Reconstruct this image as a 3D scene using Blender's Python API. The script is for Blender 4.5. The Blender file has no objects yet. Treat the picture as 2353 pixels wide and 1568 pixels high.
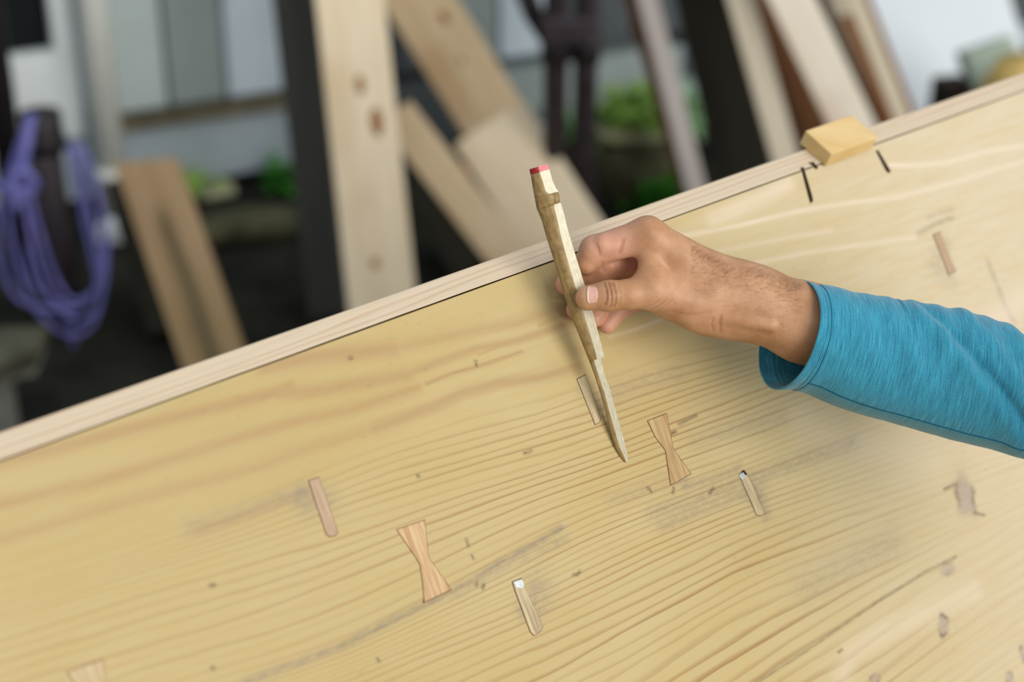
import bpy, math, random
import numpy as np
from mathutils import Vector, Matrix
random.seed(7); rng = np.random.default_rng(7)
SC = bpy.context.scene; COL = SC.collection

# ------------------------------------------------------------------ camera
FPX = 3922.0; CX, CY = 1176.5, 784.0
PITCH = math.atan2(2004.0, FPX)
CAM = np.array([0.0, 0.0, 1.6])
RGT = np.array([1.0, 0, 0]); UPV = np.array([0, math.sin(PITCH), math.cos(PITCH)])
FWD = np.array([0, math.cos(PITCH), -math.sin(PITCH)])
cd = bpy.data.cameras.new('camera'); co = bpy.data.objects.new('camera', cd); COL.objects.link(co)
co.location = CAM; co.rotation_euler = (math.pi/2 - PITCH, 0, 0)
cd.sensor_width = 36; cd.lens = FPX*36/2353; cd.clip_start = .05; cd.clip_end = 200
cd.dof.use_dof = True; cd.dof.focus_distance = 1.205; cd.dof.aperture_fstop = 3.3
SC.camera = co

# ------------------------------------------------------------------ light
def cam2w(v): return v[0]*RGT + v[1]*UPV - v[2]*FWD      # camera space direction -> world
wd = bpy.data.worlds.new('sky'); SC.world = wd; wd.use_nodes = True
nt = wd.node_tree; nt.nodes.clear()
o_ = nt.nodes.new('ShaderNodeOutputWorld'); b_ = nt.nodes.new('ShaderNodeBackground')
tc = nt.nodes.new('ShaderNodeTexCoord'); sx = nt.nodes.new('ShaderNodeSeparateXYZ')
mr = nt.nodes.new('ShaderNodeMapRange'); mr.inputs['From Min'].default_value = -.2; mr.inputs['From Max'].default_value = .7
mx = nt.nodes.new('ShaderNodeMix'); mx.data_type = 'RGBA'
mx.inputs[6].default_value = (.42, .44, .44, 1); mx.inputs[7].default_value = (.86, .93, 1.0, 1)
nt.links.new(tc.outputs['Generated'], sx.inputs[0]); nt.links.new(sx.outputs['Z'], mr.inputs['Value'])
nt.links.new(mr.outputs[0], mx.inputs[0]); nt.links.new(mx.outputs[2], b_.inputs[0]); nt.links.new(b_.outputs[0], o_.inputs[0])
b_.inputs[1].default_value = .80
sd = bpy.data.lights.new('sun', 'SUN'); so = bpy.data.objects.new('sun', sd); COL.objects.link(so)
sd.energy = 2.95; sd.angle = math.radians(44); sd.color = (1.0, .965, .90)
SUN_TO = cam2w((.86, -.06, 1.0)); so.rotation_euler = Vector(SUN_TO).to_track_quat('Z', 'Y').to_euler()
SC.view_settings.view_transform = 'Standard'; SC.view_settings.look = 'None'
SC.view_settings.exposure = 0.0; SC.view_settings.gamma = 1.0; SC.view_settings.use_curve_mapping = False

# ------------------------------------------------------------------ helpers
def W(px, py, z):
    """point at view depth z behind a photograph pixel"""
    return CAM + z*((px-CX)/FPX*RGT - (py-CY)/FPX*UPV + FWD)
def ray(px, py): return (px-CX)/FPX*RGT - (py-CY)/FPX*UPV + FWD
def atY(px, py, Y): r = ray(px, py); return CAM + r*(Y/r[1])
def ground(px, py, h=0.0): r = ray(px, py); return CAM + r*((h-CAM[2])/r[2])
def nrm(v): v = np.asarray(v, float); return v/np.linalg.norm(v)
def srgb(r, g, b, k=1.0):
    f = lambda c: (c/255/12.92 if c/255 <= .04045 else ((c/255+.055)/1.055)**2.4)*k
    return (f(r), f(g), f(b), 1)

def mesh_obj(name, verts, faces, mats, parent=None, smooth=False, mat_idx=None):
    me = bpy.data.meshes.new(name)
    me.from_pydata([tuple(map(float, v)) for v in verts], [], [tuple(f) for f in faces]); me.update()
    if not isinstance(mats, (list, tuple)): mats = [mats]
    for m in mats: me.materials.append(getattr(m, "m", m))
    if mat_idx is not None: me.polygons.foreach_set('material_index', mat_idx)
    if smooth: me.polygons.foreach_set('use_smooth', [True]*len(me.polygons))
    return link(name, me, parent)
def link(name, me, parent=None):
    o = bpy.data.objects.new(name, me); COL.objects.link(o)
    if parent is not None:
        o.parent = parent; o.matrix_parent_inverse = Matrix.Translation(-Vector(parent.location))
    return o
def bevel(o, w, seg=2):
    m = o.modifiers.new('bevel', 'BEVEL'); m.width = w; m.segments = seg; m.limit_method = 'ANGLE'; return o
def thing(name, loc, label, cat, group=None):
    o = bpy.data.objects.new(name, None); COL.objects.link(o); o.location = tuple(map(float, loc)); o.empty_display_size = .05
    return tag(o, label, cat, group)
def tag(o, label=None, cat=None, group=None, kind=None):
    if label: o['label'] = label
    if cat: o['category'] = cat
    if group: o['group'] = group
    if kind: o['kind'] = kind
    return o
def fix(faces, V):      # outward winding for a convex-ish closed mesh
    V = np.array(V); c = V.mean(0); out = []
    for f in faces:
        p = V[list(f)]; n = np.zeros(3)
        for i in range(len(f)): n += np.cross(p[i]-p[0], p[(i+1) % len(f)]-p[0])
        out.append(tuple(f) if np.dot(n, p.mean(0)-c) >= 0 else tuple(reversed(f)))
    return out
BF = [(0,1,2,3),(4,5,6,7),(0,1,5,4),(1,2,6,5),(2,3,7,6),(3,0,4,7)]
def hexa(corn, name, mat, parent=None, bev=.002):
    o = mesh_obj(name, corn, fix(BF, corn), mat, parent)
    if bev: bevel(o, bev)
    return o
def box_axes(c, a, b, d, name, mat, parent=None, bev=.002):
    c, a, b, d = map(np.asarray, (c, a, b, d))
    q = [c-a-b-d, c+a-b-d, c+a+b-d, c-a+b-d, c-a-b+d, c+a-b+d, c+a+b+d, c-a+b+d]
    return hexa(q, name, mat, parent, bev)
def tube(pts, rad, name, mat, parent=None, sides=12, closed=False, cap=True):
    pts = [np.asarray(p, float) for p in pts]; n = len(pts)
    rads = rad if isinstance(rad, (list, tuple, np.ndarray)) else [rad]*n
    V = []; F = []; up = None
    for i in range(n):
        if closed: t = nrm(pts[(i+1) % n]-pts[i-1])
        else: t = nrm(pts[min(i+1, n-1)]-pts[max(i-1, 0)])
        if up is None:
            up = np.cross(t, [0, 0, 1]) if abs(t[2]) < .9 else np.cross(t, [1, 0, 0])
        up = nrm(up - np.dot(up, t)*t); s = np.cross(t, up)
        for k in range(sides):
            a = 2*math.pi*k/sides
            V.append(pts[i] + rads[i]*(math.cos(a)*up + math.sin(a)*s))
    m = n if closed else n-1
    for i in range(m):
        for k in range(sides):
            a = i*sides+k; b = i*sides+(k+1) % sides; c = ((i+1) % n)*sides+(k+1) % sides; d = ((i+1) % n)*sides+k
            F.append((a, b, c, d))
    if cap and not closed:
        F.append(tuple(range(sides))[::-1]); F.append(tuple((n-1)*sides+k for k in range(sides)))
    return mesh_obj(name, V, F, mat, parent, smooth=True)
def spline(P, n):
    P = np.array(P, float); m = len(P); d = np.r_[0, np.cumsum(np.linalg.norm(np.diff(P[:, :2], axis=0), axis=1) + 1e-9)]
    out = []
    for t in np.linspace(0, d[-1], n):
        i = min(max(np.searchsorted(d, t)-1, 0), m-2); s = (t-d[i])/(d[i+1]-d[i])
        p0 = P[max(i-1, 0)]; p1 = P[i]; p2 = P[i+1]; p3 = P[min(i+2, m-1)]
        out.append(.5*((2*p1)+(-p0+p2)*s+(2*p0-5*p1+4*p2-p3)*s*s+(-p0+3*p1-3*p2+p3)*s**3))
    return np.array(out)

# ------------------------------------------------------------------ materials
class MT:
    def __init__(s, name, rough=.6, spec=.35):
        s.m = bpy.data.materials.new(name); s.m.use_nodes = True; s.t = s.m.node_tree
        s.b = s.t.nodes['Principled BSDF']; s.b.inputs['Roughness'].default_value = rough
        s.b.inputs['Specular IOR Level'].default_value = spec
    def n(s, ty, **kw):
        x = s.t.nodes.new(ty)
        for k, v in kw.items(): setattr(x, k, v)
        return x
    def l(s, a, b): s.t.links.new(a, b)
    def put(s, sock, v):
        if hasattr(v, 'is_output') or isinstance(v, bpy.types.NodeSocket): s.l(v, sock)
        else: sock.default_value = v
    def math(s, op, a, b=0.0, c=None, clamp=False):
        x = s.n('ShaderNodeMath', operation=op, use_clamp=clamp); s.put(x.inputs[0], a); s.put(x.inputs[1], b)
        if c is not None: s.put(x.inputs[2], c)
        return x.outputs[0]
    def mix(s, f, a, b, mode='MIX'):
        x = s.n('ShaderNodeMix', data_type='RGBA', blend_type=mode); s.put(x.inputs[0], f); s.put(x.inputs[6], a); s.put(x.inputs[7], b)
        return x.outputs[2]
    def coord(s, which='Object', scale=(1, 1, 1), rot=(0, 0, 0)):
        c = s.n('ShaderNodeTexCoord'); m = s.n('ShaderNodeMapping'); m.inputs['Scale'].default_value = scale; m.inputs['Rotation'].default_value = rot
        s.l(c.outputs[which], m.inputs[0]); return m.outputs[0]
    def noise(s, vec, scale=5, detail=3, rough=.5, out='Fac'):
        x = s.n('ShaderNodeTexNoise'); s.l(vec, x.inputs['Vector']); x.inputs['Scale'].default_value = scale
        x.inputs['Detail'].default_value = detail; x.inputs['Roughness'].default_value = rough
        return x.outputs[out]
    def ramp(s, v, lo, hi, a=0.0, b=1.0, smooth=False):
        x = s.n('ShaderNodeMapRange'); x.inputs[1].default_value = lo; x.inputs[2].default_value = hi
        x.inputs[3].default_value = a; x.inputs[4].default_value = b
        if smooth: x.interpolation_type = 'SMOOTHSTEP'
        s.put(x.inputs[0], v); return x.outputs[0]
    def attr(s, name): x = s.n('ShaderNodeAttribute', attribute_name=name); return x
    def col(s, v): s.put(s.b.inputs['Base Color'], v); return s
    def bump(s, h, strength=.3, dist=.001):
        x = s.n('ShaderNodeBump'); x.inputs['Strength'].default_value = strength; x.inputs['Distance'].default_value = dist
        s.l(h, x.inputs['Height']); s.l(x.outputs[0], s.b.inputs['Normal']); return s

def wood(name, c1, c2, axis='Z', rough=.6, scale=1.0, dark=None, amt=.5):
    """plain sawn wood, grain along a local axis"""
    M = MT(name, rough, .25)
    sc = {'X': (1.2, 18, 18), 'Y': (18, 1.2, 18), 'Z': (18, 18, 1.2)}[axis]
    v = M.coord('Object', tuple(a*scale for a in sc))
    n1 = M.noise(v, 1.6, 4, .6); n2 = M.noise(v, 7, 3, .6)
    f = M.math('ADD', M.math('MULTIPLY', n1, .75), M.math('MULTIPLY', n2, .35))
    c = M.mix(M.ramp(f, .38, .72), c1, c2)
    if dark:
        v2 = M.coord('Object', (2.2*scale,)*3); c = M.mix(M.math('MULTIPLY', M.ramp(M.noise(v2, 2.2, 2), .56, .72), amt), c, dark)
    M.col(c); M.bump(n2, .25, .001); return M.m
def plain(name, c, rough=.6, spec=.3, var=.12, scale=9, metallic=0):
    M = MT(name, rough, spec); v = M.coord('Object'); n = M.noise(v, scale, 4, .6)
    d = tuple(x*(1-2*var) for x in c[:3])+(1,); e = tuple(min(1, x*(1+var)) for x in c[:3])+(1,)
    M.col(M.mix(M.ramp(n, .3, .7), d, e)); M.b.inputs['Metallic'].default_value = metallic; return M.m

# ================================================================== SETTING
ground_m = MT('soil', .95, .1)
v = ground_m.coord('Object'); n = ground_m.noise(v, 5, 6, .65)
ground_m.col(ground_m.mix(ground_m.ramp(n, .4, .75), srgb(30, 31, 27), srgb(58, 58, 48))); ground_m.bump(n, .6, .03)
gx = np.linspace(-9, 9, 91); gy = np.linspace(-3, 13, 81)
GV = [(x, y, -.012 + .008*math.sin(3.1*x+1.7*y)*math.cos(2.3*y-x)) for y in gy for x in gx]
GF = [(j*91+i, j*91+i+1, (j+1)*91+i+1, (j+1)*91+i) for j in range(80) for i in range(90)]
tag(mesh_obj('floor', GV, GF, ground_m.m, smooth=True), kind='structure')

# house wall in the background, running away to the right
WY = math.radians(25); wdir = np.array([math.cos(WY), math.sin(WY), 0]); wn = np.array([math.sin(WY), -math.cos(WY), 0])
W0 = ground(400, 432)
def on_wall(px, py, off=0.0):
    r = ray(px, py); t = np.dot(W0+wn*off-CAM, wn)/np.dot(r, wn); return CAM+r*t
def wall_s(px, py, off=0.0): p = on_wall(px, py, off); return float(np.dot(p-W0, wdir)), float(p[2])
def wall_box(s0, s1, z0, z1, d0, d1, name, mat, parent=None, bev=.003):
    c = W0+wdir*(s0+s1)/2+wn*(d0+d1)/2+np.array([0, 0, (z0+z1)/2])
    return box_axes(c, wdir*(s1-s0)/2, np.array([0, 0, (z1-z0)/2]), wn*(d1-d0)/2, name, mat, parent, bev)
m_conc = plain('grey painted foundation', srgb(172, 184, 192), .8, .2, .08, 4)
m_sid = plain('pale grey siding', srgb(186, 198, 196), .6, .3, .07, 3)
m_sid2 = plain('mid grey siding', srgb(146, 158, 156), .6, .3, .07, 3)
m_sid3 = plain('blue white siding', srgb(196, 210, 220), .6, .3, .07, 3)
m_sidd = plain('dark slate siding', srgb(74, 80, 84), .7, .3, .1, 3)
m_white = plain('white trim paint', srgb(224, 230, 230), .5, .3, .04)
m_dark = plain('dark void', srgb(26, 30, 32), .9, .1, .1)
m_moss = plain('mossy sill wood', srgb(112, 104, 84), .9, .1, .25, 14)
wall = tag(wall_box(-3.2, 5.5, 0, 2.6, -.18, -.06, 'wall_back', m_conc, bev=0), kind='structure')
zf = wall_s(400, 262)[1]                                   # top of the foundation
s640 = wall_s(640, 300)[0]; s230 = wall_s(215, 300)[0]
sdk = wall_s(725, 300)[0]; slt = wall_s(1040, 150)[0]
wall_box(sdk, slt, .02, zf, -.06, .045, 'dark_foundation', m_sidd, wall)
wall_box(slt, s640+1.15, .06, zf, -.06, .045, 'foundation_band', m_sid2, wall)
f = wall_box(-3.2, sdk, 0.03, zf, -.06, .05, 'foundation_band', m_conc, wall)
f2 = wall_box(s640+1.15, 5.5, 0.10, 1.3, -.06, .04, 'dark_foundation', m_sidd, wall)
wall_box(s230, s640+.1, zf-.004, zf+.016, -.06, .075, 'sill', m_moss, wall, .008)
# siding panels (left to right, edges taken where the photograph shows the joints)
edges = [(-250, m_sid), (228, m_sid), (372, m_sid2), (508, m_sid3), (640, m_sid3), (725, m_sidd), (900, m_sidd), (1040, m_sid2), (1135, m_sid3), (1250, m_sidd), (1440, m_sidd), (1640, m_sidd), (1900, m_sidd), (2300, m_sidd), (2800, m_sidd), (3400, m_sidd)]
for (a, m), (b, _) in zip(edges[1:-1], edges[2:]):
    s0 = wall_s(a, 120)[0]; s1 = wall_s(b, 120)[0]
    wall_box(s0+.004, s1-.004, zf+.03, 2.55, -.06, .03, 'siding_panel', m, wall, .006)
# window with white frame and a down pipe at the left
s60 = wall_s(55, 50)[0]; s110 = wall_s(108, 50)[0]; zt = wall_s(90, 108)[1]
wall_box(wall_s(-400, 50)[0], wall_s(158, 50)[0], zt-.01, 2.5, -.06, .012, 'siding_panel', m_sid, wall)
wnd = tag(wall_box(s60-.5, s110, zt, 1.6, -.06, .016, 'window_1', m_dark, bev=0), kind='structure')
wall_box(s110, wall_s(158, 50)[0], zf, 2.4, -.06, .06, 'window_frame', m_white, wnd)
wall_box(s60-.6, s110, zt-.19, zt, -.06, .055, 'window_sill', m_white, wnd)
dp = thing('downpipe', W0+wdir*wall_s(196, 80)[0]+wn*.13, 'white drainpipe running down the pale house wall', 'pipe')
cp = W0+wdir*wall_s(196, 80)[0]+wn*.13
m_dp = plain('cream white pipe', srgb(232, 234, 226), .45, .4, .03)
tube([cp+np.array([0, 0, z]) for z in (0.0, .8, 2.3)], .034, 'pipe_body', m_dp, dp, 20)
for z in (.10, 1.3): tube([cp+np.array([0, 0, z]), cp+np.array([0, 0, z+.03])], .039, 'pipe_collar', m_dp, dp, 20)

# ================================================================== TIMBER SLAB
L_ = cam2w(nrm((5124, 2004, -FPX))); w_ = cam2w((.36, -1.0, 0.0))
W_ = nrm(w_ - np.dot(w_, L_)*L_); N_ = np.cross(W_, L_); N_ = N_ if np.dot(N_, FWD) < 0 else -N_
P0 = W(1440, 1065, 1.22)
def bd(px, py, h=0.0):
    r = ray(px, py); t = np.dot(P0+N_*h-CAM, N_)/np.dot(r, N_); return CAM+r*t
O_ = bd(1270, 599)
def uv(px, py): p = bd(px, py)-O_; return float(p@L_), float(p@W_)
def S(u, v_, h=0.0): return O_+L_*u+W_*v_+N_*h
T = .046; RW = .0185
U0, U1 = -.95, 1.75
VM = (O_[2])/(-W_[2]) - .022
PHI = math.radians(56)

def polyuv(pts): return np.array([uv(*p) for p in pts])
# traced annual rings: (phase, pixel polyline)
RINGS = [
 (0.0, [(-100,1080),(0,1045),(635,822),(1270,599),(1811,407),(2353,215)]),
 (0.55,[(-100,1085),(0,1056),(600,850),(804,790),(1034,735),(1187,700),(1330,655),(1527,560),(1699,515),(1834,486),(1949,467),(2064,453),(2179,423),(2353,370)]),
 (1.0, [(-100,1092),(0,1066),(200,1012),(400,962),(600,868),(804,812),(906,802),(1034,774),(1187,743),(1330,695),(1527,625),(1680,576),(1795,549),(2000,500),(2353,420)]),
 (2.0, [(-100,1110),(0,1085),(200,1030),(400,977),(600,925),(750,893),(942,861),(1034,818),(1190,783),(1340,725),(1500,668),(1680,618),(1834,584),(2102,546),(2353,490)]),
 (3.0, [(-100,1185),(0,1160),(200,1110),(400,1050),(600,992),(700,965),(850,930),(960,893),(1080,852),(1200,808),(1300,770),(1500,705),(1800,640),(2353,560)]),
 (4.0, [(-100,1270),(0,1240),(240,1165),(370,1135),(600,1080),(760,1020),(900,975),(1000,930),(1100,892),(1200,868),(1340,820),(1600,745),(2353,640)]),
 (6.5, [(-100,1390),(0,1360),(150,1318),(300,1270),(450,1215),(600,1165),(715,1102),(830,1055),(1000,1003),(1200,957),(1350,905),(1600,830),(2000,740),(2353,680)]),
 (13.0,[(-100,1482),(0,1450),(300,1355),(600,1270),(800,1203),(1000,1137),(1200,1080),(1440,1000),(1560,955),(1750,880),(2000,790),(2353,715)]),
 (23.0,[(-100,1755),(200,1662),(500,1568),(789,1480),(908,1417),(1036,1352),(1145,1290),(1294,1208),(1400,1170),(1560,1110),(1700,1060),(1900,985),(2050,930),(2353,830)]),
 (32.0,[(-100,1873),(400,1720),(780,1590),(1000,1500),(1269,1395),(1388,1330),(1597,1228),(1800,1155),(2000,1080),(2200,1010),(2353,960)]),
 (36.0,[(-100,2010),(600,1770),(1000,1590),(1100,1545),(1300,1452),(1500,1364),(1627,1300),(1730,1255),(1806,1224),(2000,1150),(2200,1090),(2353,1035)]),
 (41.0,[(400,2080),(1000,1800),(1340,1605),(1500,1512),(1663,1413),(1755,1362),(1832,1331),(2000,1262),(2150,1200),(2353,1130)]),
 (46.0,[(900,2080),(1400,1785),(1740,1568),(1850,1497),(2019,1380),(2126,1313),(2197,1277),(2353,1190)]),
 (50.0,[(1200,2100),(1600,1850),(1900,1640),(2100,1500),(2353,1330)]),
]
ring_uv = [(p, polyuv(q)) for p, q in RINGS]
# non-uniform grid, dense where the camera looks
def axis(a, b, lo, hi, fine, coarse):
    x = list(np.arange(a, b, fine)); l = list(np.arange(a-coarse, lo, -coarse))[::-1]; r = list(np.arange(b, hi, coarse))
    return np.array([lo]+l+x+r+[hi])
gu = axis(-.58, .72, U0, U1, .0016, .04); gv = axis(.0016, .46, .0006, VM, .0014, .04)
UU, VV = np.meshgrid(gu, gv)                                      # rows = v
phase = np.zeros_like(UU)
vk = np.array([np.interp(gu, q[:, 0], q[:, 1]) for _, q in ring_uv])      # k x nu
for k in range(len(vk)):                                          # keep straight slope outside the traced span
    q = ring_uv[k][1]
    lo = gu < q[0, 0]; hi = gu > q[-1, 0]
    vk[k][lo] = q[0, 1]+(gu[lo]-q[0, 0])*np.clip((q[1, 1]-q[0, 1])/(q[1, 0]-q[0, 0]), -.25, .25)
    vk[k][hi] = q[-1, 1]
    ker = np.hanning(103)[1:-1]; ker /= ker.sum(); vk[k] = np.convolve(np.pad(vk[k], 50, mode='reflect', reflect_type='odd'), ker, 'valid')
for k in range(1, len(vk)): vk[k] = np.maximum(vk[k], vk[k-1]+.004)
pk = np.array([p for p, _ in ring_uv])
for i in range(len(gu)):
    phase[:, i] = np.interp(gv, vk[:, i], pk)
    far = gv > vk[-1, i]; phase[far, i] = pk[-1]+(gv[far]-vk[-1, i])*110
def blur(a, n, ax):
    k = np.hanning(n+2)[1:-1]; k /= k.sum(); h = n//2
    return np.apply_along_axis(lambda r: np.convolve(np.pad(r, h, mode='edge'), k, 'valid'), ax, a)
phase = blur(phase, 15, 0)
XY = np.stack([UU, VV], -1)
def seg_mask(pts, wid, soft=1.0, taper=True):
    """painted wear: falloff from a traced pixel polyline; wid in metres"""
    q = polyuv(pts); m = np.zeros_like(UU)
    lo = q.min(0)-wid*3; hi = q.max(0)+wid*3
    iu = np.where((gu > lo[0]) & (gu < hi[0]))[0]; iv = np.where((gv > lo[1]) & (gv < hi[1]))[0]
    if len(iu) == 0 or len(iv) == 0: return m
    sub = XY[iv[0]:iv[-1]+1, iu[0]:iu[-1]+1]; best = np.full(sub.shape[:2], 9.0)
    for a, b in zip(q[:-1], q[1:]):
        ab = b-a; t = np.clip(((sub-a)@ab)/(ab@ab+1e-12), 0, 1)
        best = np.minimum(best, np.linalg.norm(sub-a-t[..., None]*ab, axis=-1))
    m[iv[0]:iv[-1]+1, iu[0]:iu[-1]+1] = np.exp(-(best/wid)**2/soft)
    return m
def blob(px, py, a, b, ang=0.0, pw=2.0):
    u, v_ = uv(px, py); du = UU-u; dv = VV-v_; c, s = math.cos(ang), math.sin(ang)
    x = du*c+dv*s; y = -du*s+dv*c
    return np.exp(-((x/a)**2+(y/b)**2)**(pw/2))
brown = np.zeros_like(UU); grey = np.zeros_like(UU); pale = np.zeros_like(UU); speck = np.zeros_like(UU)
def add(m, pts, wid, amt): np.maximum(m, amt*(.85 if m is brown else 1)*seg_mask(pts, wid*(1.35 if m is brown and wid > .0015 else 1)), out=m)
add(brown, [(0,1062),(200,1012),(400,960),(560,922),(640,900),(670,890)], .0030, .75)
add(brown, [(640,905),(720,900),(850,878),(940,862)], .0035, .7)
add(brown, [(940,858),(1034,824),(1100,800),(1190,783),(1270,757),(1340,726)], .0022, .7)
add(brown, [(600,840),(700,825),(804,812),(906,802)], .0045, .75)
add(brown, [(906,802),(1034,774),(1110,757),(1187,743),(1260,718),(1330,694)], .0032, .5)
add(brown, [(0,1160),(200,1112),(300,1085),(400,1055),(500,1022),(600,992),(700,965),(800,945),(960,893)], .0030, .6)
add(brown, [(980,882),(1040,858),(1100,842),(1200,808)], .0012, .9)
add(brown, [(0,1240),(150,1198),(240,1168),(370,1132),(480,1105),(600,1072),(690,1040),(760,1015),(860,985)], .0028, .5)
add(brown, [(860,985),(1000,935),(1060,905),(1140,882),(1240,868),(1330,842)], .0030, .75)
add(brown, [(1100,815),(1140,800),(1210,775),(1250,758)], .0010, .6)
add(brown, [(600,918),(632,905),(668,889)], .0012, .9)
add(brown, [(1240,748),(1290,722),(1340,700)], .0020, .5)
add(brown, [(455,1220),(530,1195),(600,1168),(700,1135)], .0020, .5)
# grey weathering
add(grey, [(560,1568),(700,1518),(789,1484),(908,1424),(1036,1361),(1145,1297),(1240,1246),(1294,1212)], .0026, .85)
add(grey, [(1036,1372),(1150,1310),(1230,1268),(1300,1240)], .0040, .45)
add(grey, [(1500,1180),(1600,1150),(1700,1110),(1760,1090),(1860,1052),(1960,1020)], .0065, .5)
add(grey, [(1520,1210),(1640,1160),(1720,1130)], .0050, .5)
add(grey, [(1575,1120),(1640,1100),(1700,1075)], .004, .5)
add(grey, [(1600,1010),(1700,985),(1800,960)], .008, .35)
add(grey, [(1400,905),(1480,880),(1560,860)], .008, .35)
add(grey, [(440,1215),(540,1185),(640,1150),(700,1130)], .006, .4)
add(grey, [(1400,1150),(1500,1120),(1560,1095)], .006, .3)
add(grey, [(1850,1350),(1950,1300),(2050,1250)], .014, .35)
add(grey, [(2170,560),(2150,610),(2180,640)], .010, .35)
add(grey, [(2270,600),(2300,680),(2330,740)], .003, .55)
add(grey, [(2110,535),(2150,515),(2190,500)], .002, .7)
add(grey, [(2130,500),(2190,480)], .0016, .5)
for x, y, a in ((745,1150,.010), (1345,890,.007), (1380,930,.006), (1225,1400,.009), (1730,1130,.009), (1240,1350,.012), (700,1150,.010), (1745,1150,.010), (1570,1100,.006), (1760,1185,.005), (1200,1400,.006)):
    grey += .55*blob(x, y, a, a*1.1)
# pale pink streaks on the right hand side
add(pale, [(1560,545),(1699,518),(1834,486),(1949,467),(2064,453),(2179,423),(2353,370)], .0022, .9)
add(pale, [(2045,380),(2110,380),(2179,373),(2256,350),(2353,335)], .0024, 1)
add(pale, [(1640,505),(1740,460),(1810,420)], .008, .8)
add(pale, [(1640,580),(1795,549),(1910,530)], .0022, .5)
add(pale, [(1680,618),(1834,584),(1980,562),(2102,546)], .0022, .7)
add(pale, [(2040,295),(2130,275)], .003, .8)
add(pale, [(1400,775),(1460,757),(1520,735)], .0014, .7)
add(pale, [(1935,1555),(1960,1500),(2040,1450),(2150,1400),(2240,1360)], .010, .6)
add(pale, [(1850,970),(2000,1030),(2150,1060)], .02, .35)
add(pale, [(2250,760),(2353,690)], .012, .7)
# knots and pits
knotc = np.zeros_like(UU); kring = np.zeros_like(UU)
K = [(2218,1142,.0095,.0150,1.0), (2178,1308,.0070,.0045,.8), (2168,1438,.0062,.0066,1.0), (2350,1505,.003,.006,.9), (2320,1560,.005,.004,.9), (2010,1562,.005,.004,.9)]
for x, y, a, b, s in K:
    u_, v_ = uv(x, y); rr = np.sqrt(((UU-u_)/a)**2+((VV-v_)/b)**2)
    ang = np.arctan2(VV-v_, UU-u_); rr = rr*(1+.16*np.sin(2*ang+x)+.10*np.sin(5*ang+y))
    knotc = np.maximum(knotc, s*1/(1+np.exp((rr-1.0)*7))); kring = np.maximum(kring, s*np.exp(-((rr-1.05)/.26)**2)*np.clip(.55+.6*np.sin(2*ang+x*.7), .1, 1))
for pts in ([(2170,1125),(2196,1112)], [(2240,1180),(2262,1184)], [(1205,1042),(1213,1040),(1221,1036)], [(1318,1322),(1326,1321),(1333,1313)], [(484,1346),(492,1344)], [(1926,1500),(1934,1494)],
            [(1538,1000),(1552,992)], [(1560,975),(1600,955)], [(1548,1122),(1546,1134)], [(1072,1240),(1076,1255)], [(1085,1278),(1088,1284)], [(1109,1352),(1112,1343)],
            [(488,1534),(490,1538)], [(868,1516),(871,1520)], [(1094,1346),(1096,1340)], [(803,824),(808,822)], [(1093,830),(1095,840)], [(960,1093),(962,1096)], [(1490,1122),(1496,1130)], [(1630,1135),(1640,1122)]):
    speck += seg_mask(pts, .0011)
speck += .6*seg_mask([(1740,1568),(1850,1498),(2019,1382),(2126,1315),(2197,1279)], .0012)

zz = np.zeros_like(UU)
relief = -.0011*np.clip(seg_mask([(789,1482),(908,1419),(1036,1354),(1145,1290),(1290,1210)], .0016), 0, 1)
Pg = (O_[None, None]+UU[..., None]*L_+VV[..., None]*W_+relief[..., None]*N_).reshape(-1, 3)
nu, nv = len(gu), len(gv)
idx = np.arange(nu*nv).reshape(nv, nu)
quads = np.stack([idx[:-1, :-1], idx[1:, :-1], idx[1:, 1:], idx[:-1, 1:]], -1).reshape(-1, 4)
# check winding against N_
q0 = Pg[quads[0]]
if np.dot(np.cross(q0[1]-q0[0], q0[2]-q0[0]), N_) < 0: quads = quads[:, ::-1]
base = len(Pg)
ring_idx = np.concatenate([idx[0, :], idx[1:, -1], idx[-1, -2::-1], idx[-2:0:-1, 0]])
low = Pg[ring_idx]-N_*T
Pall = np.concatenate([Pg, low]); nr = len(ring_idx)
side = np.stack([ring_idx, base+np.arange(nr), base+(np.arange(nr)+1) % nr, np.roll(ring_idx, -1)], -1)
def big_mesh(name, V, Q, extra=None):
    me = bpy.data.meshes.new(name); nq = len(Q)
    me.vertices.add(len(V)); me.vertices.foreach_set('co', np.ascontiguousarray(V, dtype=np.float32).ravel())
    tot = nq*4+(len(extra) if extra is not None else 0)
    me.loops.add(tot); li = Q.ravel().astype(np.int32)
    if extra is not None: li = np.concatenate([li, np.asarray(extra, np.int32)])
    me.loops.foreach_set('vertex_index', li)
    np_ = nq+(1 if extra is not None else 0); me.polygons.add(np_)
    ls = np.arange(0, nq*4, 4, dtype=np.int32)
    if extra is not None: ls = np.append(ls, nq*4).astype(np.int32)
    me.polygons.foreach_set('loop_start', ls); me.update(calc_edges=True); me.validate()
    return me
def fattr(me, name, arr):
    a = me.attributes.new(name, 'FLOAT', 'POINT'); full = np.zeros(len(me.vertices), np.float32); f_ = np.asarray(arr, np.float32).ravel(); full[:len(f_)] = f_
    a.data.foreach_set('value', full)

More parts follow.
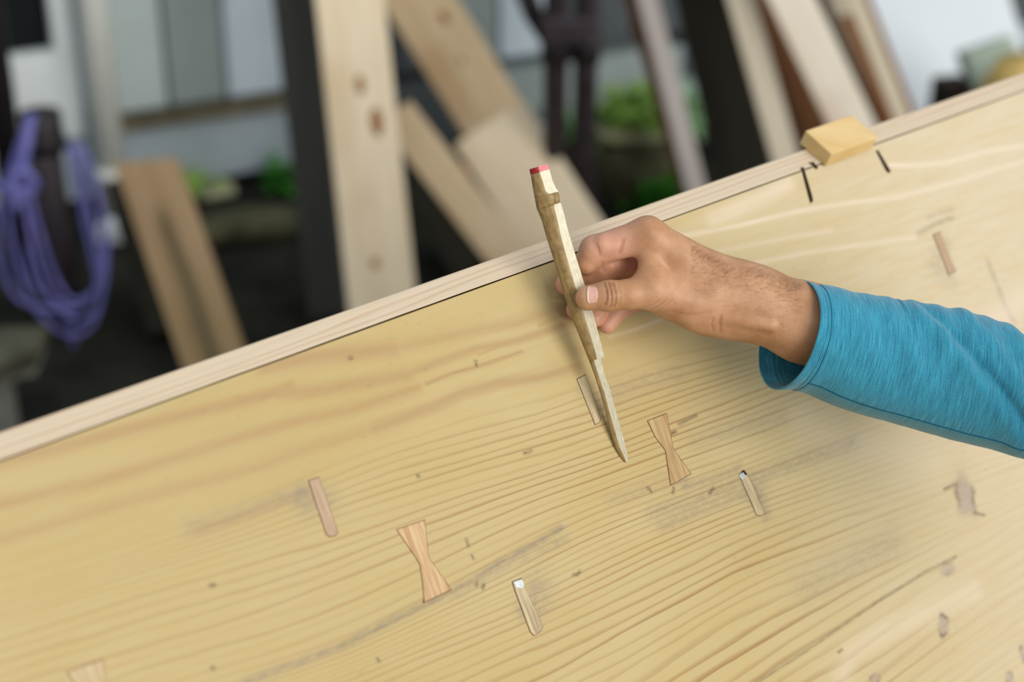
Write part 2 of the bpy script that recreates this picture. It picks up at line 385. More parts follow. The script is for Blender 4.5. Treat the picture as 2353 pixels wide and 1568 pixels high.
# face wood material -------------------------------------------------
F = MT('cedar face', .50, .42)
ph = F.attr('phase').outputs['Fac']; au = F.attr('bu').outputs['Fac']; av = F.attr('bv').outputs['Fac']
cx_ = F.n('ShaderNodeCombineXYZ'); F.l(F.math('MULTIPLY', au, 7), cx_.inputs[0]); F.l(F.math('MULTIPLY', av, 60), cx_.inputs[1])
warp = F.noise(cx_.outputs[0], 1.0, 3, .55)
cs_ = F.n('ShaderNodeCombineXYZ'); F.l(F.math('MULTIPLY', au, 3), cs_.inputs[0]); F.l(F.math('MULTIPLY', ph, .23), cs_.inputs[1])
warp2 = F.noise(cs_.outputs[0], 1.0, 2, .5)
P_ = F.math('ADD', ph, F.math('ADD', F.math('MULTIPLY', F.math('SUBTRACT', warp, .5), .9), F.math('MULTIPLY', F.math('SUBTRACT', warp2, .5), 1.4)))
fr = F.math('FRACT', P_); fl = F.math('FLOOR', P_)
wn_ = F.n('ShaderNodeTexWhiteNoise', noise_dimensions='1D'); F.l(fl, wn_.inputs['W']); rnd = wn_.outputs['Value']
line = F.math('MULTIPLY', F.ramp(fr, .52, .90, 0, 1, True), F.ramp(fr, .92, 1.0, 1, 0, True))
line = F.math('MULTIPLY', line, F.ramp(rnd, 0, 1, .25, 1.0))
crisp = F.math('MULTIPLY', F.ramp(ph, 4.6, 10.0, .12, 1.0), F.ramp(au, -.36, -.02, .40, 1.0)); crisp = F.math('MULTIPLY', crisp, F.ramp(au, .06, .27, 1.0, .20))
line = F.math('MULTIPLY', line, crisp)
# fibres
cf = F.n('ShaderNodeCombineXYZ'); F.l(F.math('MULTIPLY', au, 18), cf.inputs[0]); F.l(F.math('MULTIPLY', ph, 2.6), cf.inputs[1]); F.l(F.math('MULTIPLY', av, 160), cf.inputs[2])
fib = F.noise(cf.outputs[0], 1.0, 3, .6)
cl_ = F.n('ShaderNodeCombineXYZ'); F.l(F.math('MULTIPLY', au, 4), cl_.inputs[0]); F.l(F.math('MULTIPLY', av, 11), cl_.inputs[1])
lown = F.noise(cl_.outputs[0], 1.0, 3, .55)
cg = F.n('ShaderNodeCombineXYZ'); F.l(F.math('MULTIPLY', au, 110), cg.inputs[0]); F.l(F.math('MULTIPLY', av, 260), cg.inputs[1])
grit = F.noise(cg.outputs[0], 1.0, 4, .7)
light, deep = srgb(188, 170, 124), srgb(180, 157, 100)
c = F.mix(F.ramp(lown, .35, .68), light, deep)
c = F.mix(F.ramp(au, -.36, .02, .55, 0, True), c, srgb(168, 147, 94))  # deeper wood tone at left, also carrying the gloss falloff in colour
c = F.mix(F.ramp(au, -.02, .50, 0, .85, True), c, srgb(206, 192, 167))  # glancing sky sheen towards the right painted into the base colour
c = F.mix(F.ramp(fib, .35, .75, 0, .35), c, srgb(186, 152, 92))
c = F.mix(F.math('MULTIPLY', line, .82), c, srgb(142, 102, 56))
c = F.mix(F.math('MULTIPLY', F.attr('brown').outputs['Fac'], F.ramp(fib, .2, .8, .75, 1.2), clamp=True), c, srgb(160, 124, 82))
gr = F.math('MULTIPLY', F.attr('grey').outputs['Fac'], F.ramp(grit, .35, .62, .22, 1.05), clamp=True)
c = F.mix(gr, c, srgb(138, 124, 104))
# random little weather marks following the grain
wm = F.math('MULTIPLY', F.ramp(grit, .60, .72), F.ramp(lown, .45, .62)); c = F.mix(F.math('MULTIPLY', wm, .34), c, srgb(120, 98, 64))
c = F.mix(F.math('MULTIPLY', F.attr('pale').outputs['Fac'], F.ramp(fib, .3, .7, .25, .7), clamp=True), c, srgb(226, 208, 190))
c = F.mix(F.math('MULTIPLY', F.attr('speck').outputs['Fac'], F.ramp(grit, .3, .6, .35, .95), clamp=True), c, srgb(66, 48, 36))
c = F.mix(F.math('MULTIPLY', F.attr('knotc').outputs['Fac'], F.ramp(grit, .3, .7, .45, .95), clamp=True), c, srgb(158, 142, 132))
c = F.mix(F.math('MULTIPLY', F.attr('kring').outputs['Fac'], F.ramp(grit, .3, .6, .3, .8), clamp=True), c, srgb(104, 80, 62))
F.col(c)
hh = F.math('SUBTRACT', F.math('MULTIPLY', fib, .35), F.math('ADD', F.math('MULTIPLY', line, .8), gr))
F.bump(hh, .35, .0006)
F.l(F.ramp(fib, .3, .8, .42, .60), F.b.inputs['Roughness'])

slab = thing('timber_slab', S(0, VM), 'huge pale cedar slab tilted across the foreground with bow-tie keys let into its face', 'timber slab')
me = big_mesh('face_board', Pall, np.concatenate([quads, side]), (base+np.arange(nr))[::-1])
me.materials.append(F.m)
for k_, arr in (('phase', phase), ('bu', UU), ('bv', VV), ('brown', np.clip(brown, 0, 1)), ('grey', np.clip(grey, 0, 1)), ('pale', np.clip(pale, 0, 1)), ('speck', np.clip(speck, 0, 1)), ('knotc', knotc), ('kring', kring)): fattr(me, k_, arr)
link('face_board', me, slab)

# rim strip along the top edge ----------------------------------------
R = MT('pale rim wood', .6, .3)
ua = R.attr('bu').outputs['Fac']; va = R.attr('bw').outputs['Fac']
cr = R.n('ShaderNodeCombineXYZ'); R.l(R.math('MULTIPLY', ua, 3), cr.inputs[0]); R.l(R.math('MULTIPLY', va, 50), cr.inputs[1])
wv = R.noise(cr.outputs[0], 1, 2)
pr = R.math('ADD', R.math('MULTIPLY', va, 3.4/RW), R.math('ADD', R.math('MULTIPLY', ua, -1.6), R.math('MULTIPLY', wv, 3.2)))
rf = R.math('FRACT', pr); rl = R.math('MULTIPLY', R.ramp(rf, .45, .9, 0, 1, True), R.ramp(rf, .92, 1, 1, 0, True))
cr2 = R.n('ShaderNodeCombineXYZ'); R.l(R.math('MULTIPLY', ua, 25), cr2.inputs[0]); R.l(R.math('MULTIPLY', va, 900), cr2.inputs[1]); fb2 = R.noise(cr2.outputs[0], 1, 3, .6)
c = R.mix(R.ramp(fb2, .3, .7, 0, .5), srgb(212, 194, 168), srgb(198, 176, 148))
rw = R.n('ShaderNodeTexWhiteNoise', noise_dimensions='1D'); R.l(R.math('FLOOR', pr), rw.inputs['W'])
c = R.mix(R.math('MULTIPLY', rl, R.ramp(rw.outputs['Value'], 0, 1, .12, .55)), c, srgb(186, 148, 116)); R.col(c); R.bump(R.math('SUBTRACT', fb2, rl), .25, .0004)
us = np.linspace(U0, U1, 120)
rng2 = np.random.default_rng(3)
jit = np.convolve(rng2.normal(0, 1, 126), np.ones(7)/7, 'valid')*.00035
V = []; B1 = []; B2 = []
prof = [(0, 0), (-.0007, -.0002), (-math.sin(PHI)*RW+.0006, -math.cos(PHI)*RW+.0001), (-math.sin(PHI)*RW, -math.cos(PHI)*RW-.001), (-math.sin(PHI)*RW, -T), (0, -T)]
for i, u in enumerate(us):
    for a, b in prof:
        V.append(S(u, a+(jit[i] if a > -.002 and b > -.01 else 0)-.0003, b)); B1.append(u); B2.append(math.hypot(a, b))
m = len(prof); Fc = []
for i in range(119):
    for k in range(m): Fc.append((i*m+k, i*m+(k+1) % m, (i+1)*m+(k+1) % m, (i+1)*m+k))
Fc += [tuple(range(m)), tuple(119*m+k for k in range(m))[::-1]]
e0 = [np.array(V[i]) for i in Fc[1]]
if np.dot(np.cross(e0[1]-e0[0], e0[2]-e0[0]), N_) < 0: Fc = [tuple(reversed(f)) for f in Fc]
eo = mesh_obj('edge_strip', V, Fc, R.m, slab); eo['label'] = 'paler sawn strip along the slanted top edge'
fattr(eo.data, 'bu', B1); fattr(eo.data, 'bw', B2)

# inlays ---------------------------------------------------------------
def prism(outline, h0, h1, name, mat, parent, bev=.0003):
    """outline: pixel polygon lying on the board face"""
    P = [uv(*p) for p in outline]; n = len(P)
    V = [S(u, v_, h0) for u, v_ in P]+[S(u, v_, h1) for u, v_ in P]
    Fq = [tuple(range(n)), tuple(range(n, 2*n))]+[(i, (i+1) % n, n+(i+1) % n, n+i) for i in range(n)]
    a = np.array([V[n+i] for i in range(n)]); ar = sum(np.dot(np.cross(a[i]-a[0], a[(i+1) % n]-a[0]), N_) for i in range(n))
    if ar > 0: Fq = [Fq[0][::-1], Fq[1]]+Fq[2:]
    else: Fq = [Fq[0], Fq[1][::-1]]+[f[::-1] for f in Fq[2:]]
    o = mesh_obj(name, V, Fq, mat, parent)
    if bev: bevel(o, bev)
    return o
def grow(outline, k):
    c = np.mean(outline, axis=0); out = []
    n = len(outline); P = np.array(outline, float); ar = 0
    for i in range(n): x0, y0 = P[i]; x1, y1 = P[(i+1) % n]; ar += x0*y1-x1*y0
    s = 1 if ar > 0 else -1
    for i in range(n):
        d0 = nrm(P[i]-P[i-1]); d1 = nrm(P[(i+1) % n]-P[i]); n0 = np.array([d0[1], -d0[0]]); n1 = np.array([d1[1], -d1[0]])
        b = nrm(n0+n1); out.append(tuple(P[i]+s*b*k/max(.35, np.dot(b, n0))))
    return out
def inlay_wood(name, c1, c2, freq=30):
    M = MT(name, .5, .35); a = M.attr('lu').outputs['Fac']; b = M.attr('lv').outputs['Fac']
    cc = M.n('ShaderNodeCombineXYZ'); M.l(M.math('MULTIPLY', a, freq*10), cc.inputs[0]); M.l(M.math('MULTIPLY', b, freq*.7), cc.inputs[1])
    n1 = M.noise(cc.outputs[0], 1, 3, .6); M.col(M.mix(M.ramp(n1, .35, .66), c1, c2)); M.bump(n1, .2, .0003); return M.m
m_key = inlay_wood('tan key wood', srgb(194, 166, 120), srgb(158, 124, 82))
m_key2 = inlay_wood('pinkish key wood', srgb(206, 176, 132), srgb(164, 120, 80), 24)
m_key3 = inlay_wood('faded key wood', srgb(192, 172, 134), srgb(172, 142, 102))
m_seam = plain('dark glue seam', srgb(116, 86, 54), .9, .1, .3, 60)
m_peg = inlay_wood('grey beige peg wood', srgb(196, 178, 142), srgb(152, 132, 100), 40)
m_peg2 = inlay_wood('weathered peg wood', srgb(186, 158, 130), srgb(160, 134, 106), 40)
m_metal = plain('pale metal staple', srgb(205, 210, 212), .35, .6, .15, 300, .3)
m_slot = plain('dark slot', srgb(48, 34, 22), .9, .1, .2, 200)
def luv(o):
    me = o.data; c = np.array([v_.co for v_ in me.vertices]) + np.array(slab.location)*0
    c = np.array([o.matrix_world @ v_.co for v_ in me.vertices]); c = np.array([[*v_.co] for v_ in me.vertices])
    p = c-O_; fattr(me, 'lu', p@L_ ); fattr(me, 'lv', p@W_)
keys = [
 ([(1488,968),(1531,951),(1540,1000),(1545,1030),(1553,1042),(1587,1089),(1541,1115),(1533,1062),(1529,1036),(1505,1003)], m_key, 'tan bow-tie key right of the bamboo pen tip'),
 ([(912,1218),(975,1196),(979,1235),(984,1280),(990,1291),(1036,1355),(975,1384),(970,1330),(965,1298),(955,1281)], m_key2, 'streaky orange-brown bow-tie key near the grey weathered line'),
 ([(155,1545),(236,1517),(241,1560),(246,1610),(252,1622),(310,1700),(225,1740),(218,1680),(212,1640),(200,1610)], m_key3, 'pinkish bow-tie key cut off by the lower left frame edge')]
for ol, m, lb in keys:
    k_ = prism(ol, -.012, .0005, 'butterfly_key', m, slab, .0002); luv(k_); k_['label'] = lb
    prism(grow(ol, 1.4), -.010, .00012, 'glue_seam', m_seam, k_, 0)
pegs = [
 ([(709,1105),(732,1098),(776,1224),(770,1231),(757,1234),(750,1229)], m_peg2, 'long weathered peg left of the orange-brown key', .0008),
 ([(1177,1338),(1198,1330),(1204,1350),(1247,1441),(1243,1450),(1226,1461),(1218,1452),(1183,1358)], m_peg, 'peg with a bare metal end below the grey line', .0010),
 ([(1702,1100),(1716,1090),(1737,1128),(1757,1180),(1746,1186),(1738,1183),(1722,1146)], m_peg, 'peg with an open hole above it, right of the tan key', .0006),
 ([(1326,872),(1345,862),(1380,962),(1377,971),(1367,976)], m_peg, 'peg half in the shadow left of the pen blade', .0006),
 ([(2144,540),(2160,534),(2186,600),(2196,622),(2180,632),(2170,604)], m_peg2, 'blurred whitish peg above the blue sleeve', .0008)]
for ol, m, lb, h in pegs:
    k_ = prism(ol, -.010, h, 'inlaid_peg', m, slab, .0004); luv(k_); k_['label'] = lb
    prism(grow(ol, 1.3), -.008, .00012, 'glue_seam', m_seam, k_, 0)
o = prism([(1178,1338),(1197,1331),(1203,1346),(1197,1353),(1186,1352)], 0, .0014, 'staple_end', m_metal, slab); o['label'] = 'bare metal end at the top of a peg'
o = prism([(1697,1091),(1706,1086),(1712,1096),(1704,1104)], 0, .0012, 'staple_end', m_metal, slab); o['label'] = 'small bare metal end beside a peg hole'
o = prism([(1702,1085),(1709,1080),(1716,1089),(1712,1098)], -.004, .00025, 'peg_hole', m_slot, slab, 0); o['label'] = 'open dark hole above a peg'
for ol, lb in (([(1840,386),(1846,384),(1865,448),(1868,462),(1862,468),(1857,452)], 'longer dark slot left of the wood block'),
           ([(2012,347),(2017,345),(2044,390),(2046,396),(2040,398),(2034,390)], 'dark slot right of the wood block'),
           ([(1862,374),(1868,372),(1880,386),(1874,390)], 'short dark slot under the wood block')):
    o = prism(ol, -.003, .0004, 'dark_slot', m_slot, slab, 0); o['label'] = lb

# wood block sitting on the rim ----------------------------------------
m_blk = wood('yellow block wood', srgb(222, 194, 142), srgb(210, 174, 112), 'X', .55, 1.2)
a2 = math.cos(PHI)*N_+math.sin(PHI)*W_; a3 = -math.sin(PHI)*N_+math.cos(PHI)*W_      # a2 down the rim slope, -a3 its outward normal
b0 = bd(1891, 386)                                    # lower front left corner
p_ = b0-O_; b0 = O_+L_*(p_@L_)+a2*.0045-a3*.0003
hh_ = .0135; lw = .0590; dw = .0310
crn = []
for h in (0, 1):
    for x, y in ((0, 0), (1, 0), (1, 1), (0, 1)): crn.append(b0+L_*lw*x-a2*dw*y-a3*hh_*h)
blk = hexa(crn, 'wood_block', m_blk, None, .0008)
tag(blk, 'small yellow wooden block perched on the top edge of the slab', 'block')

# ================================================================== BAMBOO PEN
ZT, ZB = 1.158, 1.2185
def pz(py): return ZB+(ZT-ZB)*(1062-py)/(1062-382)
m_bam = MT('bamboo skin', .42, .4)
va_ = m_bam.attr('along').outputs['Fac']; vb_ = m_bam.attr('across').outputs['Fac']
cc = m_bam.n('ShaderNodeCombineXYZ'); m_bam.l(m_bam.math('MULTIPLY', va_, 30), cc.inputs[0]); m_bam.l(m_bam.math('MULTIPLY', vb_, 14), cc.inputs[1])
n1 = m_bam.noise(cc.outputs[0], 1, 4, .65)
m_bam.col(m_bam.mix(m_bam.ramp(n1, .32, .7), srgb(166, 140, 92), srgb(118, 92, 54))); m_bam.bump(n1, .3, .0004)
m_cut = MT('split bamboo flesh', .6, .3)
va_ = m_cut.attr('along').outputs['Fac']; vb_ = m_cut.attr('across').outputs['Fac']
cc = m_cut.n('ShaderNodeCombineXYZ'); m_cut.l(m_cut.math('MULTIPLY', va_, 40), cc.inputs[0]); m_cut.l(m_cut.math('MULTIPLY', vb_, 20), cc.inputs[1])
n1 = m_cut.noise(cc.outputs[0], 1, 4, .65); ink = m_cut.math('MULTIPLY', m_cut.ramp(va_, .22, .75, 0, 1), m_cut.ramp(n1, .3, .7, .35, .8))
m_cut.col(m_cut.mix(ink, m_cut.mix(m_cut.ramp(n1, .4, .75), srgb(226, 220, 196), srgb(196, 186, 156)), srgb(150, 138, 112)))
m_red = plain('red paint', srgb(158, 34, 38), .5, .4, .15, 400); m_pink = plain('thin red paint', srgb(222, 132, 138), .5, .3, .1, 300)
pen = thing('bamboo_pen', W(1440, 1064, ZB), 'bamboo marking pen with a red painted end held against the slab', 'pen')
# stations: y, left, ridge, right  (pixel contours of the pen)
def loft(st, name, mats, mi, parent, ck=1.0, capped=(True, True), skew=None):
    V = []; Fq = []; MI = []; al = []; ac = []; ns = 12
    for j, (y, l, md, r) in enumerate(st):
        z = pz(y); sc = z/FPX; w = (r-l)*sc*.97
        # section: (px position, toward-camera distance), starts at ridge going left round the back to the right edge
        q = [(md, .36*w*ck)]
        for a in (25, 50, 72, 90): q.append((md-(md-l)*math.sin(math.radians(a)), .36*w*ck*math.cos(math.radians(a))))
        q += [(l+.10*(r-l), -.28*w*ck), (l+.35*(r-l), -.50*w*ck), (l+.65*(r-l), -.52*w*ck), (l+.90*(r-l), -.32*w*ck), (r, -.06*w*ck), (r-.33*(r-md), .08*w*ck), (r-.66*(r-md), .22*w*ck)]
        dy = skew[j] if skew else 0.0
        for k, (x, d) in enumerate(q):
            yy = y + (-.30+dy)*(x-(l+r)/2)          # stations lie square to the leaning shaft
            V.append(W(x, yy, z-d)); al.append((y-380)/690); ac.append(k/ns)
    n = len(st)
    for i in range(n-1):
        for k in range(ns):
            Fq.append((i*ns+k, i*ns+(k+1) % ns, (i+1)*ns+(k+1) % ns, (i+1)*ns+k)); MI.append(mi[1] if k in (9, 10, 11) else mi[0])
    Fq.append(tuple(range(ns))[::-1]); MI.append(mi[1]); Fq.append(tuple((n-1)*ns+k for k in range(ns))); MI.append(mi[1])
    q_ = [np.array(V[i]) for i in Fq[11]]
    if np.dot(np.cross(q_[1]-q_[0], q_[2]-q_[0]), FWD) > 0: Fq = [tuple(reversed(f)) for f in Fq]
    o = mesh_obj(name, V, Fq, mats, parent, smooth=True, mat_idx=MI); o.data.polygons.foreach_set('use_smooth', [mm == mi[0] for mm in MI])
    fattr(o.data, 'along', al); fattr(o.data, 'across', ac); return o
PL = [(382,1216),(395,1219),(440,1227),(460,1231),(472,1233),(485,1239),(500,1245),(540,1256),(580,1269),(640,1287),(700,1306),(760,1328),(800,1344),(826,1354),(860,1366),(900,1379),(940,1390),(990,1403),(1025,1413),(1040,1419),(1062,1436)]
PR = [(382,1257),(395,1262),(420,1269),(440,1277),(446,1282),(455,1284),(465,1285),(472,1287),(485,1292),(500,1296),(540,1306),(600,1324),(640,1337),(700,1355),(760,1372),(800,1382),(826,1389)]
PM = [(382,1237),(395,1240),(420,1248),(440,1254),(450,1264),(458,1274),(468,1274),(478,1273),(500,1279),(540,1288),(600,1304),(640,1316),(700,1335),(760,1353),(800,1366),(826,1372)]
def it(T_, y): T_ = np.array(T_, float); return float(np.interp(y, T_[:, 0], T_[:, 1]))
def sts(ys): return [(y, it(PL, y), it(PM, y), it(PR, y)) for y in ys]
loft(sts([383, 385, 390, 395.5]), 'painted_end', [m_red, m_pink], (0, 1), pen)['label'] = 'red painted end'
loft(sts([395.5, 405, 420, 432, 440, 446, 450]), 'upper_shaft', [m_bam.m, m_cut.m], (0, 1), pen)
nd = loft(sts([448, 453, 458, 463, 468, 474]), 'node', [m_bam.m, m_bam.m], (0, 0), pen, 1.06)
kn = []
for i in range(7):
    for k in range(10):
        a = math.pi*i/6; b = 2*math.pi*k/10
        r_ = 9*(1+.22*math.sin(3*b+i)*math.sin(a)); kn.append(W(1277+r_*math.sin(a)*math.cos(b), 457-r_*1.25*math.cos(a), pz(457)-.0035-.0022*math.sin(a)*math.sin(b)))
mesh_obj('node_knob', kn, [(i*10+k, i*10+(k+1) % 10, (i+1)*10+(k+1) % 10, (i+1)*10+k) for i in range(6) for k in range(10)], m_bam.m, nd, smooth=True)
loft(sts([472, 480, 490, 500, 520, 540, 580, 620, 660, 700, 740, 780, 810, 826]), 'shaft', [m_bam.m, m_cut.m], (0, 1), pen)
BL = [(y, it(PL, y), l2, r2) for y, l2, r2 in ((824,1364,1380),(860,1375,1388),(900,1388,1402),(940,1399,1413),(990,1413,1427),(1025,1423,1436),(1045,1432,1441),(1062,1439,1444))]
loft([(y, a, b, c_) for y, a, b, c_ in BL], 'blade', [m_bam.m, m_cut.m], (0, 1), pen, .62)['label'] = 'thin split blade narrowing to the tip'

# ================================================================== PERSON: hand and forearm
HZ = .0085
def C(px, py, z):
    z = z+HZ
    return np.array([(px-CX)/FPX*z, -(py-CY)/FPX*z, -z])     # camera space
def cone(p, a, b, r1, r2, sq=1.0):
    ab = b-a; d = p-a
    t = np.clip((d@ab)/(ab@ab), 0, 1); q = d-t[:, None]*ab
    if sq != 1.0: q = q*np.array([1, 1, 1/sq], dtype=q.dtype)
    return np.sqrt((q*q).sum(1))-(r1+(r2-r1)*t)
def smin(a, b, k): h = np.maximum(k-np.abs(a-b), 0)/k; return np.minimum(a, b)-h*h*k*.25
def smax(a, b, k): return -smin(-a, -b, k)
J = dict(
 th_tip=C(1351,685,1.168), th_ip=C(1400,680,1.166), th_mid=C(1445,677,1.168), th_mcp=C(1500,668,1.174), th_cmc=C(1610,698,1.190),
 in_mcp=C(1488,540,1.180), in_mid=C(1420,556,1.181), in_pip=C(1367,576,1.184), in_dip=C(1336,634,1.200), in_tip=C(1300,654,1.199),
 mi_mcp=C(1500,590,1.216), mi_mid=C(1440,606,1.206), mi_pip=C(1385,616,1.195), mi_dip=C(1352,656,1.2035), mi_tip=C(1325,712,1.203),
 ri_mcp=C(1512,640,1.222), ri_pip=C(1414,655,1.212), ri_dip=C(1385,694,1.211), ri_tip=C(1364,731,1.205),
 pi_mcp=C(1535,684,1.232), pi_pip=C(1462,690,1.220), pi_dip=C(1424,708,1.214), pi_tip=C(1395,746,1.211),
 wr=C(1672,684,1.200), fa=C(1850,742,1.205), el=C(2250,850,1.235))
A3 = np.array
def fingers(p):
    def fg(k, r, kk=.003):
        pts = [J[k+s] for s in ('_mcp', '_pip', '_dip', '_tip')]
        prox = cone(p, pts[0], pts[1], r[0], r[1])
        d = smin(cone(p, pts[1], pts[2], r[1]*.97, r[2]), cone(p, pts[2], pts[3], r[2], r[3]), kk)
        return prox, d
    out = []
    out.append(fg('in', (.0120, .0106, .0086, .0072)))
    out.append(fg('mi', (.0120, .0098, .0086, .0074)))
    out.append(fg('ri', (.0115, .0088, .0078, .0068)))
    out.append(fg('pi', (.0105, .0078, .0072, .0064)))
    return out
def hand(p):
    fs = fingers(p)
    # metacarpal block / back of the hand
    bk = cone(p, J['in_mcp'], C(1668,664,1.194), .0118, .0195)
    bk = smin(bk, cone(p, J['mi_mcp'], C(1668,684,1.206), .0120, .0200), .012)
    bk = smin(bk, cone(p, J['ri_mcp'], C(1668,694,1.212), .0120, .0180), .012)
    bk = smin(bk, cone(p, J['pi_mcp'], C(1655,708,1.216), .0125, .0170), .012)
    # thumb metacarpal with its muscle and the heel of the palm
    tm = cone(p, J['th_mcp'], J['th_cmc'], .0118, .0175)
    tm = smin(tm, cone(p, C(1525,700,1.186), C(1630,726,1.194), .0080, .0115), .010)
    bk = smin(bk, tm, .014)
    # web between thumb and index
    bk = smin(bk, cone(p, C(1490,575,1.180), C(1491,638,1.173), .0068, .0076), .008)
    # wrist and forearm
    fa = cone(p, C(1640,676,1.200), C(1735,698,1.201), .0232, .0252, .92)
    fa = smin(fa, cone(p, C(1735,698,1.201), J['fa'], .0252, .0272, .95), .01)
    fa = smin(fa, cone(p, J['fa'], J['el'], .0272, .036), .01)
    d = smin(bk, fa, .016)
    # ulna bump, tendon
    d = smin(d, cone(p, C(1590,735,1.186), C(1655,748,1.190), .0055, .0050), .006)
    d = smin(d, cone(p, C(1640,722,1.1815), C(1770,750,1.180), .0024, .0028), .005)
    # proximal phalanges melt into the palm, the rest only touch
    for (pr, ds) in fs:
        d = smin(d, pr, .007)
    # flesh pads on the palm side of the index and middle finger
    pads = smin(cone(p, C(1388,564,1.1785), C(1408,563,1.179), .0084, .0082), cone(p, C(1356,586,1.183), C(1345,606,1.1855), .0084, .0080), .0006)
    pads = smin(pads, cone(p, C(1400,611,1.1905), C(1408,609,1.192), .0068, .0064), .0006)
    pads = smin(pads, cone(p, C(1368,628,1.1945), C(1358,638,1.196), .0068, .0068), .0006)
    dd = fs[0][1]
    for (pr, ds) in fs[1:]: dd = smin(dd, ds, .0006)
    # thumb phalanges
    t1 = cone(p, J['th_mcp'], J['th_mid'], .0118, .0099); t2 = cone(p, J['th_mid'], J['th_ip'], .0099, .0102)
    t3 = cone(p, J['th_ip'], J['th_tip'], .0101, .0088)
    th = smin(smin(t1, t2, .004), t3, .004)
    d = smin(d, t1, .009)
    # joints of the fingers with their own proximal bones
    for (pr, ds) in fs: d = np.minimum(d, smin(pr, ds, .0035))
    d = smin(d, dd, .0010); d = smin(d, pads, .0016); d = smin(d, th, .0010)
    # creases (photograph pixels and camera depth), shallow grooves
    for pts, r_, dep in CREASES:
        m_ = None
        for a, b in zip(pts[:-1], pts[1:]):
            e = cone(p, a, b, r_, r_); m_ = e if m_ is None else np.minimum(m_, e)
        near = m_ < .004
        if near.any(): d[near] = d[near]+dep*np.exp(-(np.maximum(m_[near]+r_, 0)/r_)**2)
    return d
def cr(pts, z, r=.0008, dep=.0007): return ([C(x, y, z) for x, y in pts], r, dep)
CREASES = []
CREASES_SURF = [   # traced in pixels, dropped onto the skin afterwards
 ([(1388,650),(1393,662),(1395,680),(1394,694),(1390,702)], .0007, .0012), ([(1398,648),(1403,662),(1406,682),(1406,698),(1402,707)], .0007, .0012),
 ([(1407,648),(1413,662),(1416,680),(1415,698),(1410,706)], .0007, .0012), ([(1420,652),(1424,668),(1425,690),(1421,703)], .0007, .0005),
 ([(1432,552),(1429,562),(1426,572),(1423,582)], .0012, .0007), 
 ([(1370,562),(1374,572),(1377,585)], .0010, .0006),
 ([(1487,706),(1502,700),(1516,690)], .0007, .0006), ([(1496,712),(1514,704),(1532,690)], .0007, .0006), ([(1506,716),(1524,708),(1544,690)], .0007, .0004),
 ([(1638,732),(1635,746),(1638,762)], .0008, .0006), ([(1657,728),(1654,744),(1656,764)], .0009, .0008), ([(1545,716),(1575,724),(1605,724),(1632,717)], .0012, .0004),
 ([(1383,602),(1384,612),(1386,622)], .0009, .0005)]
def march(px, py, z0=1.10, z1=1.26):
    z = z0
    for _ in range(60):
        q = C(px, py, z)[None]; d = hand(q)[0]
        if d < .0002: return z
        z += max(d*.9, .0002)
        if z > z1: return None
    return z
tmp = []
for pts, r_, dep in CREASES_SURF:
    zs = [march(*q) for q in pts]; P3 = [C(x, y, z) for (x, y), z in zip(pts, zs) if z is not None]
    if len(P3) > 1: tmp.append((P3, r_, dep))
CREASES = tmp
